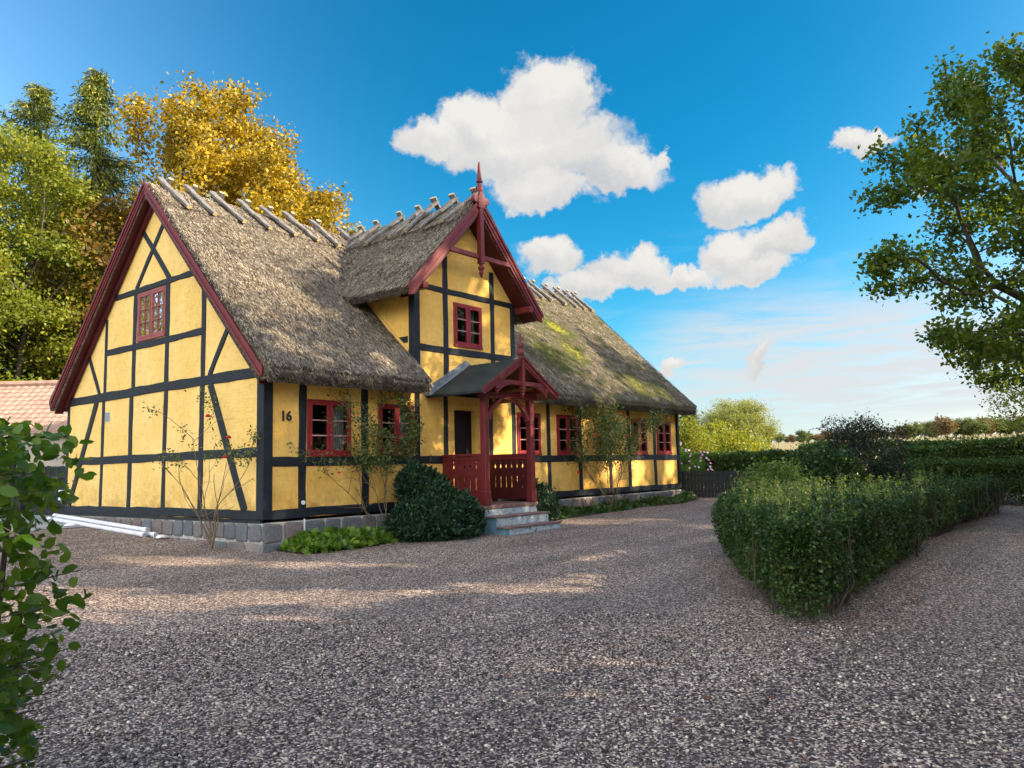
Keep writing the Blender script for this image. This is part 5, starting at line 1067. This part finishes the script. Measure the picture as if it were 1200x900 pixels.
# ground cover plants along the foundation
def cover(name, label, xs, yfun, hfun, n, size, lm, seed):
    r = np.random.default_rng(seed); x = r.uniform(*xs, n); k = r.random(n); y0, y1 = yfun(x); y = y0 + (y1 - y0) * k; cl = np.array([nz(a * 2.3, b * 2.3, 4) for a, b in zip(x, y)]); ed = np.sin(np.pi * np.clip(k, .05, .95)) ** .6
    h = hfun(x) * ed * (.75 + .7 * cl); z = gz(x, y) + np.maximum(.02, h * (1 - np.abs(r.normal(0, .25, n)))); o = leaves(name, np.stack([x, y, z], 1), size * (.6 + .8 * r.random(n)), lm, None, up=.45, aspect=1.35, r=r, tmpl=T_leaf); tag(o, label, 'ground cover', kind='stuff'); return o
cover('leafy_ground_cover', 'bright green geranium leaves along the foundation left of the yew', (.25, 2.7), lambda x: (-.75 - .22 * np.sin(x * 1.4), -.08 + 0 * x), lambda x: .20 + .12 * np.sin(x * 2.2) + .10 * (x > 1.2), 5200, .095, L_cover, 95)
cover('ivy_ground_cover', 'ivy and low leaves along the foundation right of the porch', (6.2, 14.4), lambda x: (-.72 - .12 * np.sin(x * 2.1), -.08 + 0 * x), lambda x: .17 + .06 * np.sin(x * 2.7), 8200, .085, L_coverdk, 96)
mb = MB(); vs = []
for i in range(80):
    x = .2 + i * 14.2 / 79
    if 3.9 < x < 5.75: y = -.05
    else: y = -.74 - .10 * math.sin(x * 1.7)
    vs += [(x, -.02, g1(x, 0) + .03), (x, y, g1(x, y) + .012)]
mb.add(vs, [(2 * i, 2 * i + 1, 2 * i + 3, 2 * i + 2) for i in range(79)]); tag(mb.build('flower_bed_soil', M_earth, recalc=False), kind='structure')
mb = MB(); vs = []
for i in range(40):
    x = 1.1 + i * 12.6 / 39; y0 = -8.12 + .06 * math.sin(x * 2); y1 = min(-5.9, y0 + (x - 1.1) * .62); vs += [(x, y0, g1(x, y0) + .03), (x, y1, g1(x, y1) + .03)]
mb.add(vs, [(2 * i, 2 * i + 1, 2 * i + 3, 2 * i + 2) for i in range(39)]); tag(mb.build('hedge_bed_soil', M_earth, recalc=False), kind='structure')

# ------------------------------------------------------------------ beech hedge at the left edge, close to the camera
r = np.random.default_rng(101); root = empty('beech_hedge', (-7.0, -8.2, -.8)); tag(root, 'big-leaved beech hedge close to the camera at the left edge', 'hedge')
Mdir = unit(np.array([[.5, .86, 0.]]))[0]
PP = []; mb = MB()
base_r = lambda z: np.interp(z, [-.8, -.35, -.05, .15, .40, .60, .78, .95, 1.0], [-.02, .03, .12, .11, .02, .0, .14, .06, -.2])   # how far each height reaches to the right
u_f = np.array([fwd.x, fwd.y]) / np.hypot(fwd.x, fwd.y); u_r = np.array([u_f[1], -u_f[0]])
cen = np.array([-6.5, -8.45]) - u_r * .33
n = 5200
z = -.8 + 1.82 * r.random(n) ** .85; t_ = r.random(n); s_ = -np.abs(r.exponential(.14, n)); depth = r.uniform(-.35, 1.5, n); lobe = np.array([.14 * nz(a * 2.2, b * 2.6, 8) + .05 * nz(a * 6, b * 6, 3) for a, b in zip(z, depth)])
xy = cen + u_r * (base_r(z) - .05 + s_ + lobe - .22 * depth * 1.0)[:, None] + u_f * depth[:, None]
P = np.concatenate([xy, z[:, None]], 1)
inner = r.random(n) < .45; P[inner, :2] -= u_r * r.uniform(.1, .5, (inner.sum(), 1))
leaves('foliage', P, .064 * (.55 + .8 * r.random(n)), L_beech, root, up=.35, aspect=1.15, r=r, tmpl=T_leaf, axis=np.array([*(u_r * .8), -.3]), axb=.9)
tw = MB()
for i in range(150):
    zz = r.uniform(-.6, .85); dp = r.uniform(-.2, 1.3); a = cen + u_r * (-.65 - .22 * dp) + u_f * dp; b = cen + u_r * (base_r(zz) - .02 - .22 * dp + r.normal(0, .04)) + u_f * (dp + r.normal(0, .1)); m2 = (a + b) / 2 + r.normal(0, .04, 2); tw.tube([(*a, zz - .25), (*m2, zz - .05), (*b, zz + .03)], [.007, .004, .0018], 4)
for i in range(10):
    q = cen + u_r * r.uniform(-.7, -.35) + u_f * (i * .16 - .2); tw.tube([(*q, -.85), (q[0] + r.normal(0, .05), q[1] + r.normal(0, .05), .1), (q[0] + r.normal(0, .08), q[1], .9)], [.02, .014, .006], 6)
# two sprays reaching out over the drive
for (z0, reach, dp) in ((.62, .36, .25), (.10, .30, .1), (.76, .16, .4)):
    a = cen + u_r * (-.1) + u_f * dp; pts = [np.array([*(a + u_r * reach * k / 5), z0 + .02 * k - .006 * k * k + r.normal(0, .006)]) for k in range(6)]; tw.tube(pts, [.004, .0035, .003, .0025, .002, .0012], 4)
    Q = np.repeat(np.array(pts[1:]), 3, 0) + r.normal(0, .018, (15, 3)); leaves('spray_leaves', Q, .07, L_beech, root, up=.8, aspect=1.15, r=r, tmpl=T_leaf, axis=np.array([*(u_r), 0.]), axb=1.0)
tw.build('twigs', M_bark, root)

# ------------------------------------------------------------------ pipes and litter by the gable
def pipe(label, a, b, rad, m_=M_white):
    a, b = Vector(a), Vector(b); root = empty('white_pipe', a); tag(root, label, 'pipe', None); d = (b - a).normalized(); mb = MB(); mb.tube([a, a.lerp(b, .33) + Vector((0, 0, .004)), a.lerp(b, .66), b], rad, 12); mb.build('pipe_body', m_, root, smooth=False)
    mb = MB(); mb.tube([b - d * .12, b], rad * 1.14, 12); mb.build('socket_end', m_, root)
zp = lambda x, y, h: g1(x, y) + h
pipe('white plastic pipe on the gravel by the gable foundation, the one nearest the wall', (-.20, 7.4, zp(-.2, 7.4, .05)), (-.20, 3.0, zp(-.2, 3.0, .05)), .042)
pipe('outer white plastic pipe on the gravel by the gable foundation, away from the wall', (-.31, 7.5, zp(-.31, 7.5, .05)), (-.33, 3.15, zp(-.33, 3.15, .05)), .042)
pipe('white plastic pipe lying on top of the other two by the gable foundation', (-.25, 7.3, zp(-.2, 7.3, .125)), (-.26, 3.2, zp(-.2, 3.2, .125)), .040)
def scrap(label, c, s, seed):
    rd = random.Random(seed); bm = bmesh.new(); bmesh.ops.create_icosphere(bm, subdivisions=2, radius=1)
    for v_ in bm.verts: k = 1 + .5 * nz(v_.co.x * 2 + seed, v_.co.y * 2, v_.co.z * 2); v_.co = Vector((v_.co.x * s * k * 1.5, v_.co.y * s * k, max(v_.co.z * s * k * .6, -s * .15)))
    me = bpy.data.meshes.new('plastic_wrap'); bm.to_mesh(me); bm.free(); o = link('plastic_wrap', me, M_white); o.location = c; tag(o, label, 'plastic wrap'); return o
scrap('crumpled white plastic wrap in front of the pipes at their left half', (-.46, 5.9, g1(-.46, 5.9) + .03), .09, 1); scrap('crumpled white plastic wrap at the right end of the pipes', (-.22, 2.75, g1(-.2, 2.75) + .03), .075, 2)
# fallen leaves and petals
lv = leafV(np.zeros((1, 3)), [.05], up=6, tmpl=T_leaf, aspect=1.1)[0]; tri = [(0, 6, 1), (6, 7, 2), (6, 2, 1), (7, 3, 2), (0, 5, 6), (5, 4, 7), (5, 7, 6), (4, 3, 7)]
me = bpy.data.meshes.new('fallen_leaf'); me.from_pydata([tuple(p) for p in lv], [], tri); me.materials.append(M_dryleaf); me2 = bpy.data.meshes.new('fallen_petal'); me2.from_pydata([tuple(p * .55) for p in lv], [], tri); me2.materials.append(M_pink)
rf = np.random.default_rng(120)
for i in range(110):
    d = rf.uniform(3.6, 9.5); a = math.atan2(fwd.y, fwd.x) + rf.uniform(-.5, .5); x, y = CAM[0] + d * math.cos(a), CAM[1] + d * math.sin(a)
    if i > 78: x = rf.uniform(6.2, 13.5); y = -.95 + rf.normal(0, .22)
    elif i > 34: x = rf.uniform(.3, 7.5); y = -8.75 - abs(rf.normal(0, .35))
    if .2 < y + 8.4 < 2.2 and x > -.2: continue
    o = bpy.data.objects.new('fallen_leaf', me); C.objects.link(o); o.location = (x, y, g1(x, y) + .02 * nz(x * .35, y * .35) + .014); o.rotation_euler = (rf.normal(0, .2), rf.normal(0, .2), rf.random() * 6); tag(o, 'small dry brown leaf fallen on the gravel', 'leaf', 'fallen leaves on the gravel')
for i, (x, y) in enumerate(((-3.1, -7.6), (-2.6, -7.9), (-1.4, -7.2), (-.3, -6.0), (.2, -6.2), (-1.9, -6.8))):
    o = bpy.data.objects.new('fallen_petal', me2); C.objects.link(o); o.location = (x, y, g1(x, y) + .02 * nz(x * .35, y * .35) + .014); o.rotation_euler = (.2, .1, i); tag(o, 'small pink petal fallen on the gravel', 'petal', 'fallen petals on the gravel')

# ------------------------------------------------------------------ trees standing to the right and behind the viewer: most shade the yard
def shade_tree(label, x, y, H, rr, seed, nl=15000, size=.33, cz=None, lowz=1.5):
    r = np.random.default_rng(seed); z0 = g1(x, y); A = in_ell(230, (x, y, z0 + (cz or (H - rr[2]))), rr, r)
    tree('lime_tree', label, 'tree', (x, y, z0), [(x, y, z0 - .1), (x, y, z0 + max(1.5, H - 2 * rr[2]))], A, nl, size, L_green, spread=.55, seed=seed, step=.8, kill=1.2, infl=5, r0=.03, gaps=True)
SH = [(-3.5, -18.5, 11.0, (3.4, 2.6, 5.3)), (1.6, -18.8, 12.2, (3.2, 2.6, 5.9)), (6.0, -19.0, 13.6, (2.9, 2.6, 6.5)), (10.4, -19.2, 16.3, (3.5, 2.6, 7.8)), (14.9, -19.0, 18.7, (3.3, 2.6, 9.0)), (18.8, -19.2, 18.9, (3.1, 2.6, 9.1)), (24.6, -19.0, 17.4, (3.4, 2.6, 8.4)), (31.0, -19.5, 12.0, (3.6, 2.6, 5.9)), (37.5, -19.0, 11.0, (3.6, 2.8, 5.4)), (44.5, -19.0, 10.0, (3.8, 2.8, 4.9)), (52.0, -19.0, 10.0, (4.0, 2.8, 4.9))]  # last four: unseen trees added to keep bright sky out of the window glass
tree('leafy_tree', 'yellow-green tree standing behind the left hedge, mirrored in the gable window', 'tree', (-9.5, 19.5, -.1), [(-9.5, 19.5, -.1), (-9.5, 19.5, 3)], in_ell(300, (-9.5, 19.5, 6.6), (3.6, 3.6, 4.6), r7), 14000, .22, L_lime, spread=.3, seed=210, kill=.8, step=.5)
for i, (x, y, H, rr) in enumerate(SH): shade_tree('tall lime tree standing off to the right of the drive, number %s from the road' % ('one', 'two', 'three', 'four', 'five', 'six', 'seven', 'eight', 'nine', 'ten', 'eleven')[i], x, y, H, rr, 200 + i)
